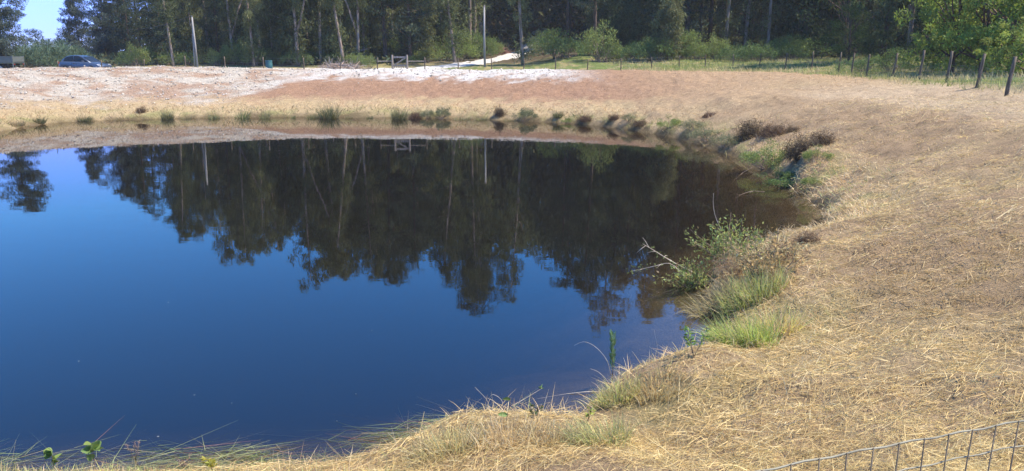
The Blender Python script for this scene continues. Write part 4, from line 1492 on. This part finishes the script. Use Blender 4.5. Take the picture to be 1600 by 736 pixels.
def grass_tuft(px, py, h, spread, n, base, label, dead=0.2, lean=(0, 0), wid=0.007):
    x, y, z = on_ground(px, py, 5)
    a = rng.uniform(0, 6.28, n); r = spread * rng.uniform(0, 1, n) ** 0.6
    P = np.stack([r * np.cos(a), r * np.sin(a) * 0.7, np.zeros(n)], -1)
    P[:, 2] = height(P[:, 0] + x, P[:, 1] + y) - z - 0.02
    P[:, 2] = np.maximum(P[:, 2], -z - 0.1)
    D = np.stack([np.cos(a) * 0.55 * rng.uniform(0, 1.2, n) + lean[0], np.sin(a) * 0.55 * rng.uniform(0, 1.2, n) + lean[1], np.ones(n)], -1) + rng.normal(0, 0.15, (n, 3))
    col = grad_col(base, n, 0.3)
    d = rng.uniform(size=n) < dead
    col[d] = np.array([0.60, 0.48, 0.27]) * rng.uniform(0.6, 1.1, (d.sum(), 1))
    o = link('grass_tuft', mesh_of('grass_tuft', [strips(P, unit(D), h * rng.uniform(0.5, 1.15, n), wid * rng.uniform(0.6, 1.3, n), rng.uniform(0.1, 0.7, n), col, 4)]), M_sedge)
    o.location = (x, y, z)
    return tag(o, label, 'grass tuft')


grass_tuft(1165, 540, 0.55, 0.36, 1100, (0.52, 0.55, 0.14), 'large fresh yellow green grass tuft at the waterline below the olive bush', 0.25, (-0.35, 0.0), 0.009)
grass_tuft(1205, 520, 0.45, 0.40, 800, (0.60, 0.57, 0.19), 'pale green grass tuft right behind the large fresh tuft', 0.45, (-0.2, 0.0), 0.009)
grass_tuft(1180, 470, 0.55, 0.45, 800, (0.48, 0.49, 0.16), 'green grass tuft growing among the brownish bush stems', 0.4, (-0.2, 0), 0.011)
grass_tuft(1120, 480, 0.45, 0.4, 520, (0.56, 0.47, 0.22), 'dry arching grass tuft below the olive bush over the water', 0.6, (-0.5, -0.2), 0.009)
grass_tuft(965, 625, 0.30, 0.22, 620, (0.58, 0.56, 0.19), 'yellow green grass tuft on the shore tip beside the spike', 0.5, (-0.1, 0), 0.006)
grass_tuft(1030, 615, 0.26, 0.30, 620, (0.66, 0.47, 0.22), 'orange tan grass tuft on the shore tip', 0.6, (0, 0), 0.006)
grass_tuft(940, 690, 0.35, 0.26, 620, (0.58, 0.56, 0.22), 'pale straggling grass tuft under the shore tip', 0.5, (-0.25, -0.1), 0.006)
grass_tuft(700, 700, 0.26, 0.30, 700, (0.68, 0.60, 0.27), 'straw tuft with green blades on the left of the shore hummock', 0.55, (-0.1, 0), 0.006)
grass_tuft(800, 690, 0.26, 0.34, 800, (0.74, 0.58, 0.31), 'thick straw tuft crowning the shore hummock', 0.6, (0, 0.1), 0.006)
grass_tuft(865, 690, 0.24, 0.26, 600, (0.72, 0.58, 0.31), 'straw tuft on the right end of the shore hummock', 0.6, (0.1, 0.1), 0.006)
for px in range(10, 620, 48):
    grass_tuft(px + rng.uniform(-14, 14), 752, rng.uniform(0.16, 0.26), 0.14, 130, (0.60, 0.60, 0.22), 'small pale grass tuft poking up along the bottom edge of the picture', 0.5, (0, 0.1), 0.006)['group'] = 'small tufts along the bottom edge'

# little leaves and specks on the water
for px, py in ((122, 565), (262, 473), (302, 618), (361, 630), (385, 686), (525, 658), (526, 549), (580, 517), (770, 510), (868, 372), (482, 566), (245, 683), (555, 616)):
    w = hit_z(px, py)
    o = link('floating_leaf', mesh_of('floating_leaf', [leaves(np.zeros((1, 3)), np.array([[1, rng.uniform(-.6, .6), 0]]), rng.uniform(0.015, 0.03), 0.01, np.array([[0.36, 0.35, 0.32]]), 0.1)]), M_straw)
    o.location = (w[0], w[1], 0.006)
    tag(o, 'tiny pale leaf floating on the open pond', 'leaf', 'tiny leaves floating on the pond')


# remove prototypes that no place was found for
for p in [q for L_ in (E, YE, PN, PL, BR) for q, _ in L_] + SH + BIGSH + [CANE] + SED_DARK + SED_LIGHT + SED_OLIVE + BROWN + TANB + GREYGREEN + GREENB:
    if p.name not in used:
        for ch in list(p.children): bpy.data.objects.remove(ch)
        bpy.data.objects.remove(p)

# ------------------------------------------------------------------ fences, gate, poles
def post_mesh(h, r, flat=False):
    t = np.linspace(-0.3, h, 6)
    p = np.stack([0.01 * np.sin(t * 5 + rng.uniform(0, 6)), 0.01 * np.cos(t * 4 + rng.uniform(0, 6)), t], -1)
    return mesh_of('fence_post', [tube(p, np.linspace(r * 1.08, r * 0.9, 6), 8, jit=0.05)], True)


def fence(name, posts, label, mesh_every=0.30, wires=(0.10, 0.28, 0.46, 0.64, 0.84), wr=0.0022, post_label=None, heights=None, radii=None, lean=None):
    """posts: list of (x, y)"""
    x0, y0 = posts[0]
    root = empty(name, (x0, y0, gz(x0, y0)))
    z0 = gz(x0, y0)
    tops = []
    for i, (x, y) in enumerate(posts):
        z = gz(x, y)
        h = heights[i] if heights else 0.92
        r = radii[i] if radii else 0.05
        o = link('post', post_mesh(h, r), M_post, root)
        o.location = (x - x0, y - y0, z - z0)
        ly = (lean[i] if lean else 0.0) + rng.normal(0, 0.02)
        o.rotation_euler = (rng.normal(0, 0.02), ly, 0)
        tops.append((x - x0, y - y0, z - z0, ly))
    parts = []
    for a, b in zip(tops[:-1], tops[1:]):
        a_, b_ = np.array(a[:3]), np.array(b[:3])
        L = np.linalg.norm(b_ - a_)
        for w in wires:
            pa = a_ + [math.sin(a[3]) * w, 0, w]; pb = b_ + [math.sin(b[3]) * w, 0, w]
            m = (pa + pb) / 2 - [0, 0, 0.012]
            parts.append(tube(np.array([pa, m, pb]), wr, 4))
        k = int(L / mesh_every)
        for j in range(1, k):
            u = j / k
            q = a_ + (b_ - a_) * u
            parts.append(tube(np.array([q + [0, 0, 0.1], q + [0, 0, .5], q + [0.0, 0, wires[-1] - 0.01]]), wr * 0.7, 3))
    link('wire_mesh', mesh_of('fence_wire_mesh', parts), M_wire, root)
    return tag(root, label, 'fence')


def P(px, y):
    return spot(px, y)[:2]


left_posts = [(-330, 52), (-230, 56), (-120, 60), (-20, 63), (92, 64.2), (160, 64.2), (226, 64.2), (290, 64.2), (352, 64.2), (412, 64.2), (475, 64.2), (532, 64.2), (590, 64.2)]
fence('wire_fence', [P(a, b) for a, b in left_posts], 'low wire fence on thin wooden posts along the far bank left of the gate', 0.6)
right_posts = [(664, 64.2), (716, 64.4), (768, 64.5), (818.5, 64.6), (868, 64.8), (918, 65), (970, 65.4), (1018, 65.6), (1061, 65.6), (1102, 65.2), (1145, 64.4), (1187, 63), (1227, 60.5), (1268, 57.5),
               (1310, 53.5), (1330, 51.5), (1353, 49), (1394, 45.5), (1436, 41.5), (1479, 37.5), (1526, 33), (1572, 28.8), (1640, 24), (1740, 19)]
hts = [0.95] * 12 + [1.2, 1.3, 1.35, 1.35, 1.4, 1.4, 1.5, 1.45, 1.4, 1.42, 1.42, 1.42]
rad = [0.045] * 12 + [0.05, 0.055, 0.055, 0.055, 0.055, 0.055, 0.06, 0.062, 0.065, 0.07, 0.065, 0.065]
ln = [0.0] * 12 + [0.03, 0.04, 0.08, 0.03, 0.06, 0.07, 0.08, 0.07, 0.08, 0.08, 0.08, 0.08]
fence('wire_fence', [P(a, b) for a, b in right_posts], 'long wire mesh fence curving from the gate round to the leaning posts on the right', 0.30, heights=hts, radii=rad, lean=ln)

# rails beside the gate and the gate itself
gx0, gy0 = P(613.5, 64.2); gx1, gy1 = P(636.5, 64.2)
gz0 = max(gz(gx0, gy0), gz(gx1, gy1)) + 0.06


def rail(name, pa, pb, h, r, label):
    a = np.array([*P(pa, 64.2), 0]); b = np.array([*P(pb, 64.2), 0])
    a[2] = gz(a[0], a[1]) + h; b[2] = gz(b[0], b[1]) + h
    root = link(name, mesh_of(name, [tube(np.array([a * 0, (b - a) / 2, b - a]), r, 7)]), M_wood)
    root.location = a
    return tag(root, label, 'rail')


rail('fence_rail', 590, 612, 0.62, 0.035, 'grey wooden rail between the fence end and the left gate post')
rail('fence_rail', 638, 663, 0.62, 0.035, 'grey wooden rail between the right gate post and the fence')
gate = empty('wooden_gate', (gx0, gy0, gz0))
gw = gx1 - gx0
for xx_ in (0.0, gw):
    o = link('gate_post', mesh_of('gate_post', [tube(np.array([[0, 0, -0.3], [0, 0, 0.5], [0, 0, 1.12]]), [0.085, 0.08, 0.075], 9)]), M_wood, gate)
    o.location = (xx_, 0, 0)
for nm, (a, b, cz, th) in {'top_rail': (0.10, gw - 0.10, 0.92, 0.15), 'bottom_rail': (0.10, gw - 0.10, 0.20, 0.10)}.items():
    link(nm, mesh_of('gate_' + nm, [box((a + b) / 2, 0, cz, b - a, 0.04, th)]), M_wood, gate)
dd = math.atan2(0.60, gw - 0.22)
Mx = Matrix.Rotation(-dd, 3, 'Y')
link('brace', mesh_of('gate_brace', [box(gw / 2, -0.045, 0.56, math.hypot(0.60, gw - 0.22), 0.035, 0.10, M=Mx)]), M_wood, gate)
for k in range(6):
    link('slat', mesh_of('gate_slat', [box(0.16 + k * (gw - 0.32) / 5, 0.042, 0.17, 0.09, 0.03, 0.30)]), M_wood, gate)
gate.scale = (1, 1, 0.95)
tag(gate, 'small grey wooden gate with diagonal brace in the far fence', 'gate')

# leaning double pole
x, y, z = spot(307.5, 66.0)
topz = CAM_H + 66.0 * (-(ray(300, 27)[2]) * -1 / ray(300, 27)[1])
dp = empty('utility_pole', (x, y, z))
tx = ray(300, 27)[0] / ray(300, 27)[1] * 66.0 - x
hh = topz - z
link('pole', mesh_of('double_pole_main', [tube(np.array([[0.10, 0, -0.4], [0.05 + tx / 2, 0, hh / 2], [tx, 0, hh]]), [0.085, 0.075, 0.06], 9)], True), M_pole, dp)
link('strut', mesh_of('double_pole_strut', [tube(np.array([[-0.15, 0.0, -0.4], [-0.09 + tx / 2, 0.0, hh * .48], [tx - 0.02, 0.0, hh * 0.93]]), [0.065, 0.055, 0.04], 9)], True), M_pole, dp)
ins = link('insulator', mesh_of('double_pole_insulator', [tube(np.array([[tx, 0, hh], [tx, 0, hh + 0.12]]), [0.03, 0.045], 8)]), M_pole, dp)
tag(dp, 'leaning grey double pole, two shafts meeting at the top', 'utility pole')

x2, y2, z2 = spot(757, 75)
top2 = 8.35
sp2 = empty('utility_pole', (x2, y2, z2))
link('pole', mesh_of('single_pole_shaft', [tube(np.array([[0.05, 0, -0.4], [0.0, 0, (top2 - z2) / 2], [0.03, 0, top2 - z2]]), [0.12, 0.10, 0.075], 9)], True), M_pole, sp2)
link('cap', mesh_of('single_pole_cap', [tube(np.array([[0.03, 0, top2 - z2 - 0.02], [0.03, 0, top2 - z2 + 0.10]]), [0.10, 0.06], 9)]), M_wood, sp2)
tag(sp2, 'single upright pale pole standing beside the gravel track', 'utility pole')

a = np.array([x + tx, y, topz + 0.12]); b = np.array([-62.0, 112.0, 9.5])
t = np.linspace(0, 1, 24)[:, None]
cv = (b - a) * t - np.array([0, 0, 1]) * 4 * t * (1 - t) * 1.6
cb = link('overhead_cable', mesh_of('overhead_cable', [tube(cv, 0.016, 4)]), M_cable)
cb.location = a
tag(cb, 'thin dark overhead cable crossing the sky on the left', 'cable')


# ------------------------------------------------------------------ vehicles
def paint(name, col, metal=0.4, rough=0.3, dirt=0.25):
    m, nt, out = new_mat(name)
    N, Lk = nt.nodes, nt.links
    tc = N.new('ShaderNodeTexCoord'); no = N.new('ShaderNodeTexNoise'); no.inputs['Scale'].default_value = 3; no.inputs['Detail'].default_value = 6
    Lk.new(tc.outputs['Object'], no.inputs['Vector'])
    mr = N.new('ShaderNodeMapRange'); mr.inputs['From Min'].default_value = 0.3; mr.inputs['From Max'].default_value = 0.7
    mr.inputs['To Min'].default_value = rough * 0.8; mr.inputs['To Max'].default_value = rough * 1.5
    Lk.new(no.outputs[0], mr.inputs[0])
    mix = N.new('ShaderNodeMix'); mix.data_type = 'RGBA'
    mix.inputs[6].default_value = (*col, 1); mix.inputs[7].default_value = (*[c * 0.7 + 0.05 for c in col], 1)
    Lk.new(no.outputs[0], mix.inputs[0])
    b = N.new('ShaderNodeBsdfPrincipled')
    b.inputs['Metallic'].default_value = metal
    b.inputs['Coat Weight'].default_value = 0.5
    Lk.new(mix.outputs[2], b.inputs['Base Color']); Lk.new(mr.outputs[0], b.inputs['Roughness'])
    Lk.new(b.outputs[0], out.inputs[0])
    return m


M_blue = paint('blue_car_paint', (0.04, 0.07, 0.13), 0.3, 0.3)
M_glass = paint('dark_glass', (0.012, 0.016, 0.02), 0.0, 0.1)
for n_ in M_glass.node_tree.nodes:
    if n_.type == 'BSDF_PRINCIPLED':
        n_.inputs['Coat Weight'].default_value = 0.0
        n_.inputs['Specular IOR Level'].default_value = 0.25
    if n_.type == 'MIX':
        n_.inputs[7].default_value = (0.02, 0.024, 0.028, 1)
M_tyre = noisy_mat('tyre_rubber', (0.015, 0.015, 0.015), (0.03, 0.03, 0.03), 9, 0.85, 0.2)
M_rim = paint('alloy_rim', (0.45, 0.46, 0.48), 0.8, 0.35)
M_lamp = paint('lamp_glass', (0.75, 0.76, 0.78), 0.1, 0.1)
M_red = paint('rear_lamp', (0.35, 0.02, 0.02), 0.0, 0.2)
M_truck = paint('grey_green_truck_paint', (0.10, 0.115, 0.11), 0.1, 0.5)
M_black = noisy_mat('black_plastic', (0.02, 0.02, 0.02), (0.035, 0.035, 0.035), 6, 0.6, 0.1)


def wheel(parent, x, y, z, r=0.32, w=0.21):
    root = link('wheel', mesh_of('wheel_tyre', [tube(np.array([[0, -w / 2, 0], [0, -w * .42, 0], [0, 0, 0], [0, w * .42, 0], [0, w / 2, 0]]), [r * .9, r, r, r, r * .9], 22)], False), M_tyre, parent)
    root.location = (x, y, z)
    s_ = -1 if y < 0 else 1
    link('rim', mesh_of('wheel_rim', [tube(np.array([[0, s_ * w * 0.40, 0], [0, s_ * w * 0.53, 0]]), [r * .66, r * .6], 16)]), M_rim, root)
    return root


def loft(sections, name):
    """sections: list of rings (same number of points) along x -> smooth body with end caps"""
    bm = bmesh.new()
    rings = [[bm.verts.new(p) for p in s] for s in sections]
    n = len(rings[0])
    for a, b in zip(rings[:-1], rings[1:]):
        for k in range(n):
            bm.faces.new((a[k], a[(k + 1) % n], b[(k + 1) % n], b[k]))
    bm.faces.new(rings[0]); bm.faces.new(list(reversed(rings[-1])))
    bmesh.ops.recalc_face_normals(bm, faces=bm.faces)
    me = bpy.data.meshes.new(name)
    bm.to_mesh(me); bm.free()
    me.polygons.foreach_set('use_smooth', np.ones(len(me.polygons), bool))
    return me


def lower_ring(x, hw, zb, zt, belly=0.06):
    return [(x, -hw + belly, zb), (x, -hw, zb + (zt - zb) * .35), (x, -hw + 0.01, zb + (zt - zb) * .72), (x, -hw + 0.09, zt), (x, 0, zt + 0.03),
            (x, hw - 0.09, zt), (x, hw - 0.01, zb + (zt - zb) * .72), (x, hw, zb + (zt - zb) * .35), (x, hw - belly, zb), (x, 0, zb)]


def car_at(x, y, z, rz):
    """hatchback, nose towards +x"""
    root = empty('parked_car', (x, y, z), rz)
    secs = [lower_ring(-2.12, 0.70, 0.42, 0.72), lower_ring(-2.05, 0.80, 0.30, 0.92), lower_ring(-1.8, 0.86, 0.24, 0.96), lower_ring(-1.0, 0.88, 0.22, 0.95), lower_ring(0.0, 0.88, 0.22, 0.93),
            lower_ring(0.9, 0.88, 0.22, 0.90), lower_ring(1.45, 0.86, 0.22, 0.82), lower_ring(1.9, 0.80, 0.24, 0.72), lower_ring(2.10, 0.70, 0.28, 0.62), lower_ring(2.17, 0.58, 0.36, 0.52)]
    link('body', loft(secs, 'car_body'), M_blue, root)

    def cab_ring(x, hw, zt, zb=0.86):
        return [(x, -hw - 0.14 * min(1, (zt - zb) / .5), zb), (x, -hw, zt - 0.05), (x, -hw + 0.12, zt), (x, hw - 0.12, zt), (x, hw, zt - 0.05), (x, hw + 0.14 * min(1, (zt - zb) / .5), zb)]
    cab = [cab_ring(-2.02, 0.60, 0.96), cab_ring(-1.75, 0.60, 1.22), cab_ring(-1.35, 0.58, 1.42), cab_ring(-0.6, 0.58, 1.49), cab_ring(-0.05, 0.58, 1.47), cab_ring(0.35, 0.60, 1.34), cab_ring(1.12, 0.66, 0.90)]
    link('roof', loft(cab, 'car_roof'), M_blue, root)

    def pane(name, pts):
        me = bpy.data.meshes.new(name); bm = bmesh.new()
        vs = [bm.verts.new(p) for p in pts]
        f = bm.faces.new(vs)
        r_ = bmesh.ops.extrude_face_region(bm, geom=[f])
        nrm = f.normal.copy()
        f.normal_update(); nrm = f.normal.copy()
        for v in r_['geom']:
            if isinstance(v, bmesh.types.BMVert): v.co += nrm * 0.012
        bmesh.ops.recalc_face_normals(bm, faces=bm.faces)
        bm.to_mesh(me); bm.free()
        return link('window', me, M_glass, root)
    for s_ in (-1, 1):
        o_ = lambda y_: s_ * y_
        w1 = [(-0.52, o_(0.738), 0.93), (0.88, o_(0.775), 0.93), (0.30, o_(0.625), 1.30), (-0.05, o_(0.605), 1.41), (-0.52, o_(0.605), 1.425)]
        w2 = [(-1.55, o_(0.728), 0.97), (-0.60, o_(0.738), 0.93), (-0.60, o_(0.605), 1.425), (-1.20, o_(0.608), 1.38), (-1.50, o_(0.640), 1.22)]
        for w in (w1, w2): pane('car_window', w if s_ < 0 else list(reversed(w)))
        hl = link('headlight', loft([[(2.02, s_ * 0.48, 0.55), (2.02, s_ * 0.70, 0.56), (1.86, s_ * 0.80, 0.70), (1.86, s_ * 0.52, 0.70)], [(2.15, s_ * 0.48, 0.53), (2.08, s_ * 0.71, 0.54), (1.88, s_ * 0.82, 0.73), (1.92, s_ * 0.52, 0.74)]], 'car_headlight'), M_lamp, root)
        link('tail_light', mesh_of('car_tail_light', [box(-2.05, s_ * 0.70, 0.84, 0.10, 0.20, 0.16)]), M_red, root)
        link('wing_mirror', mesh_of('car_mirror', [box(0.62, s_ * 0.94, 0.98, 0.12, 0.18, 0.13)]), M_blue, root)
        for xx in (-1.30, 1.32): wheel(root, xx, s_ * 0.79, 0.32)
        link('door_handle', mesh_of('car_door_handle', [box(-0.38, s_ * 0.885, 0.80, 0.18, 0.03, 0.03)]), M_black, root)
    ws = [(1.06, -0.60, 0.925), (1.06, 0.60, 0.925), (0.37, 0.52, 1.355), (0.37, -0.52, 1.355)]
    ws = [(a + 0.012, b, c + 0.02) for a, b, c in ws]
    o = pane('car_windscreen', ws); o.name = 'windscreen'
    o = pane('car_rear_window', [(-2.0, 0.5, 0.99), (-2.0, -0.5, 0.99), (-1.42, -0.5, 1.41), (-1.42, 0.5, 1.41)]); o.name = 'rear_window'
    link('grille', mesh_of('car_grille', [box(2.15, 0, 0.46, 0.05, 0.7, 0.12)]), M_black, root)
    return tag(root, 'dark blue hatchback parked nose to the right beyond the far bank', 'car')


x, y, z = spot(135, 68.6)
car_at(x, y, z, R(-14))

# flatbed truck at the left edge: tail towards +x, cab out of frame to the left
x, y, z = spot(31, 66.5)
tr = empty('flatbed_truck', (x, y, z), R(4))
link('bed', mesh_of('truck_bed', [box(-1.45, 0, 0.86, 2.9, 1.75, 0.10)]), M_truck, tr)
for s_ in (-1, 1):
    o = link('side_board', mesh_of('truck_side_board', [box(-1.45, s_ * 0.86, 1.13, 2.9, 0.04, 0.44), box(-1.45, s_ * 0.885, 1.335, 2.9, 0.03, 0.05), box(-1.45, s_ * 0.885, 0.94, 2.9, 0.03, 0.05)]), M_truck, tr)
    for xx in (-0.75, -4.0): wheel(tr, xx - 0.35, s_ * 0.74, 0.36, 0.36, 0.24)
    link('mudguard', mesh_of('truck_mudguard', [box(-0.42, s_ * 0.74, 0.55, 0.03, 0.30, 0.42)]), M_black, tr)
    link('tail_light', mesh_of('truck_tail_light', [box(0.02, s_ * 0.68, 0.72, 0.06, 0.14, 0.07)]), M_red, tr)
    link('corner_post', mesh_of('truck_corner_post', [box(0.01, s_ * 0.86, 0.92, 0.07, 0.07, 0.98)]), M_truck, tr)
link('tailgate', mesh_of('truck_tailgate', [box(0.02, 0, 1.13, 0.04, 1.66, 0.44)]), M_truck, tr)
link('chassis', mesh_of('truck_chassis', [box(-2.3, 0.35, 0.68, 4.4, 0.10, 0.16), box(-2.3, -0.35, 0.68, 4.4, 0.10, 0.16)]), M_black, tr)
def tring(x, hw, zb, zt): return [(x, -hw, zb), (x, -hw, zb + .5 * (zt - zb)), (x, -hw + .1, zt), (x, hw - .1, zt), (x, hw, zb + .5 * (zt - zb)), (x, hw, zb)]
link('cab', loft([tring(-3.02, .80, .5, 1.95), tring(-4.0, .82, .45, 1.98), tring(-4.35, .82, .45, 1.45), tring(-5.0, .80, .45, 1.15), tring(-5.1, .76, .5, 0.9)], 'truck_cab'), M_truck, tr)
for s_ in (-1, 1):
    link('window', mesh_of('truck_window', [box(-3.6, s_ * 0.80, 1.56, 0.7, 0.03, 0.40)]), M_glass, tr)
tag(tr, 'grey green flatbed truck, only its tail in view at the left edge', 'truck')

# teal drum by the fence
x, y, z = spot(421, 70.5)
dr = empty('drum', (x, y, z))
M_teal = noisy_mat('teal_plastic', (0.03, 0.11, 0.12), (0.05, 0.15, 0.16), 4, 0.5, 0.1)
link('barrel', mesh_of('drum_barrel', [tube(np.array([[0, 0, 0], [0, 0, .05], [0, 0, .3], [0, 0, .32], [0, 0, .6], [0, 0, .62], [0, 0, .88], [0, 0, .9]]), [.27, .29, .29, .31, .31, .29, .29, .27], 18)]), M_teal, dr)
link('rim', mesh_of('drum_rim', [tube(np.array([[0, 0, .88], [0, 0, .94]]), [.30, .30], 18)]), M_teal, dr)
tag(dr, 'small teal plastic drum behind the far fence', 'drum')


# heaps of cut brush
def brush_heap(px, y, w, d, h, label, n=900, base=(0.42, 0.33, 0.27), z_=None):
    x, y, z = spot(px, y)
    u = rng.uniform(-1, 1, n); v = rng.uniform(-1, 1, n)
    r = np.clip(1 - u * u - v * v, 0, 1)
    Pp = np.stack([u * w, v * d, h * r ** 0.7 * rng.uniform(0.3, 1.0, n)], -1)
    Pp[:, 2] += height(Pp[:, 0] + x, Pp[:, 1] + y) - z
    D = rdir(n); D[:, 2] *= 0.35
    o = link('brush_heap', mesh_of('brush_heap', [strips(Pp, unit(D), rng.uniform(0.3, 1.2, n), rng.uniform(0.03, 0.10, n), 0.1, grad_col(base, n, 0.4), 2, 0.5)]), M_straw)
    o.location = (x, y, z)
    return tag(o, label, 'brush heap')


brush_heap(534, 70.5, 1.9, 1.2, 0.75, 'pale heap of dry brush and soil behind the fence left of the gate', 1100)
brush_heap(882, 126, 3.4, 3.0, 3.0, 'pale heap of felled branches on the hillside above the track', 1500, (0.33, 0.31, 0.27))
brush_heap(776, 101, 1.5, 1.0, 0.8, 'reddish heap of soil and brush on the upper side of the track', 500, (0.32, 0.18, 0.13))
brush_heap(1240, 398, 0.55, 0.45, 0.30, 'brown tangle of dead stems on the scarp beside the cove', 420, (0.20, 0.13, 0.08))

# fallen trunk in the forest, left of the gate
x, y, z = spot(560, 84)
fl = link('fallen_log', mesh_of('fallen_log', [tube(np.array([[-1.3, 0, .9], [0, 0.1, 1.1], [1.4, 0, 1.5]]), [.09, .08, .05], 8)], True), M_bark_pale)
fl.location = (x, y, z)
tag(fl, 'pale fallen trunk resting aslant in the undergrowth left of the gate', 'log')

# ------------------------------------------------------------------ the near wire mesh panel at the bottom right
DZ = 0.86
p1 = ray(1590, 655); p1 = p1 * (DZ / -p1[2]); p1 = p1 + [0, 0, CAM_H]
p2 = ray(1200, 736); p2 = p2 * (DZ / -p2[2]); p2 = p2 + [0, 0, CAM_H]
u = (p2 - p1); cell = np.linalg.norm(u) / 9.75; u = u / np.linalg.norm(u)
A0 = p1 - u * cell * 30
nf = 62
root = empty('wire_mesh_fence', (A0[0], A0[1], CAM_H - DZ - 0.75))
M_mesh_h = noisy_mat('grey_green_wire', (0.18, 0.165, 0.115), (0.30, 0.275, 0.19), 20, 0.7, 0.1)
M_mesh_v = noisy_mat('shaded_wire', (0.09, 0.07, 0.045), (0.17, 0.135, 0.09), 20, 0.7, 0.1)  # same wire as the level ones; backlit shade of the uprights painted in
nrm = np.array([-u[1], u[0], 0])
base = np.array([0, 0, 0.75])
for k in range(9):
    t = np.linspace(0, nf * cell, nf * 2 + 1)
    wob = 0.0022 * np.sin(t / cell * math.pi) + 0.004 * np.sin(t * 2.3 + k) + 0.003 * np.sin(t * 5.1 + 2 * k)
    pts = base[None] + u[None] * t[:, None] + np.stack([0 * t, 0 * t, wob - k * cell * 1.02], -1)
    link('wire', mesh_of('mesh_wire_level', [tube(pts, 0.0024 if k == 0 else 0.0018, 6)], True), M_mesh_h, root)
for j in range(nf):
    off = (j + 0.0) * cell
    zt = base[2] + 0.0022 * math.sin(off / cell * math.pi) + 0.004 * math.sin(off * 2.3) + 0.003 * math.sin(off * 5.1)
    b0 = base + u * off + nrm * 0.004
    dx = rng.normal(0, 0.004)
    pts = np.array([[b0[0], b0[1], zt + 0.004], [b0[0] + dx, b0[1], zt - 0.35], [b0[0] + dx * 2, b0[1], -0.12]])
    link('wire', mesh_of('mesh_wire_upright', [tube(pts, 0.0017, 6)], True), M_mesh_v, root)
tag(root, 'square welded wire mesh fence cutting across the bottom right corner', 'fence')
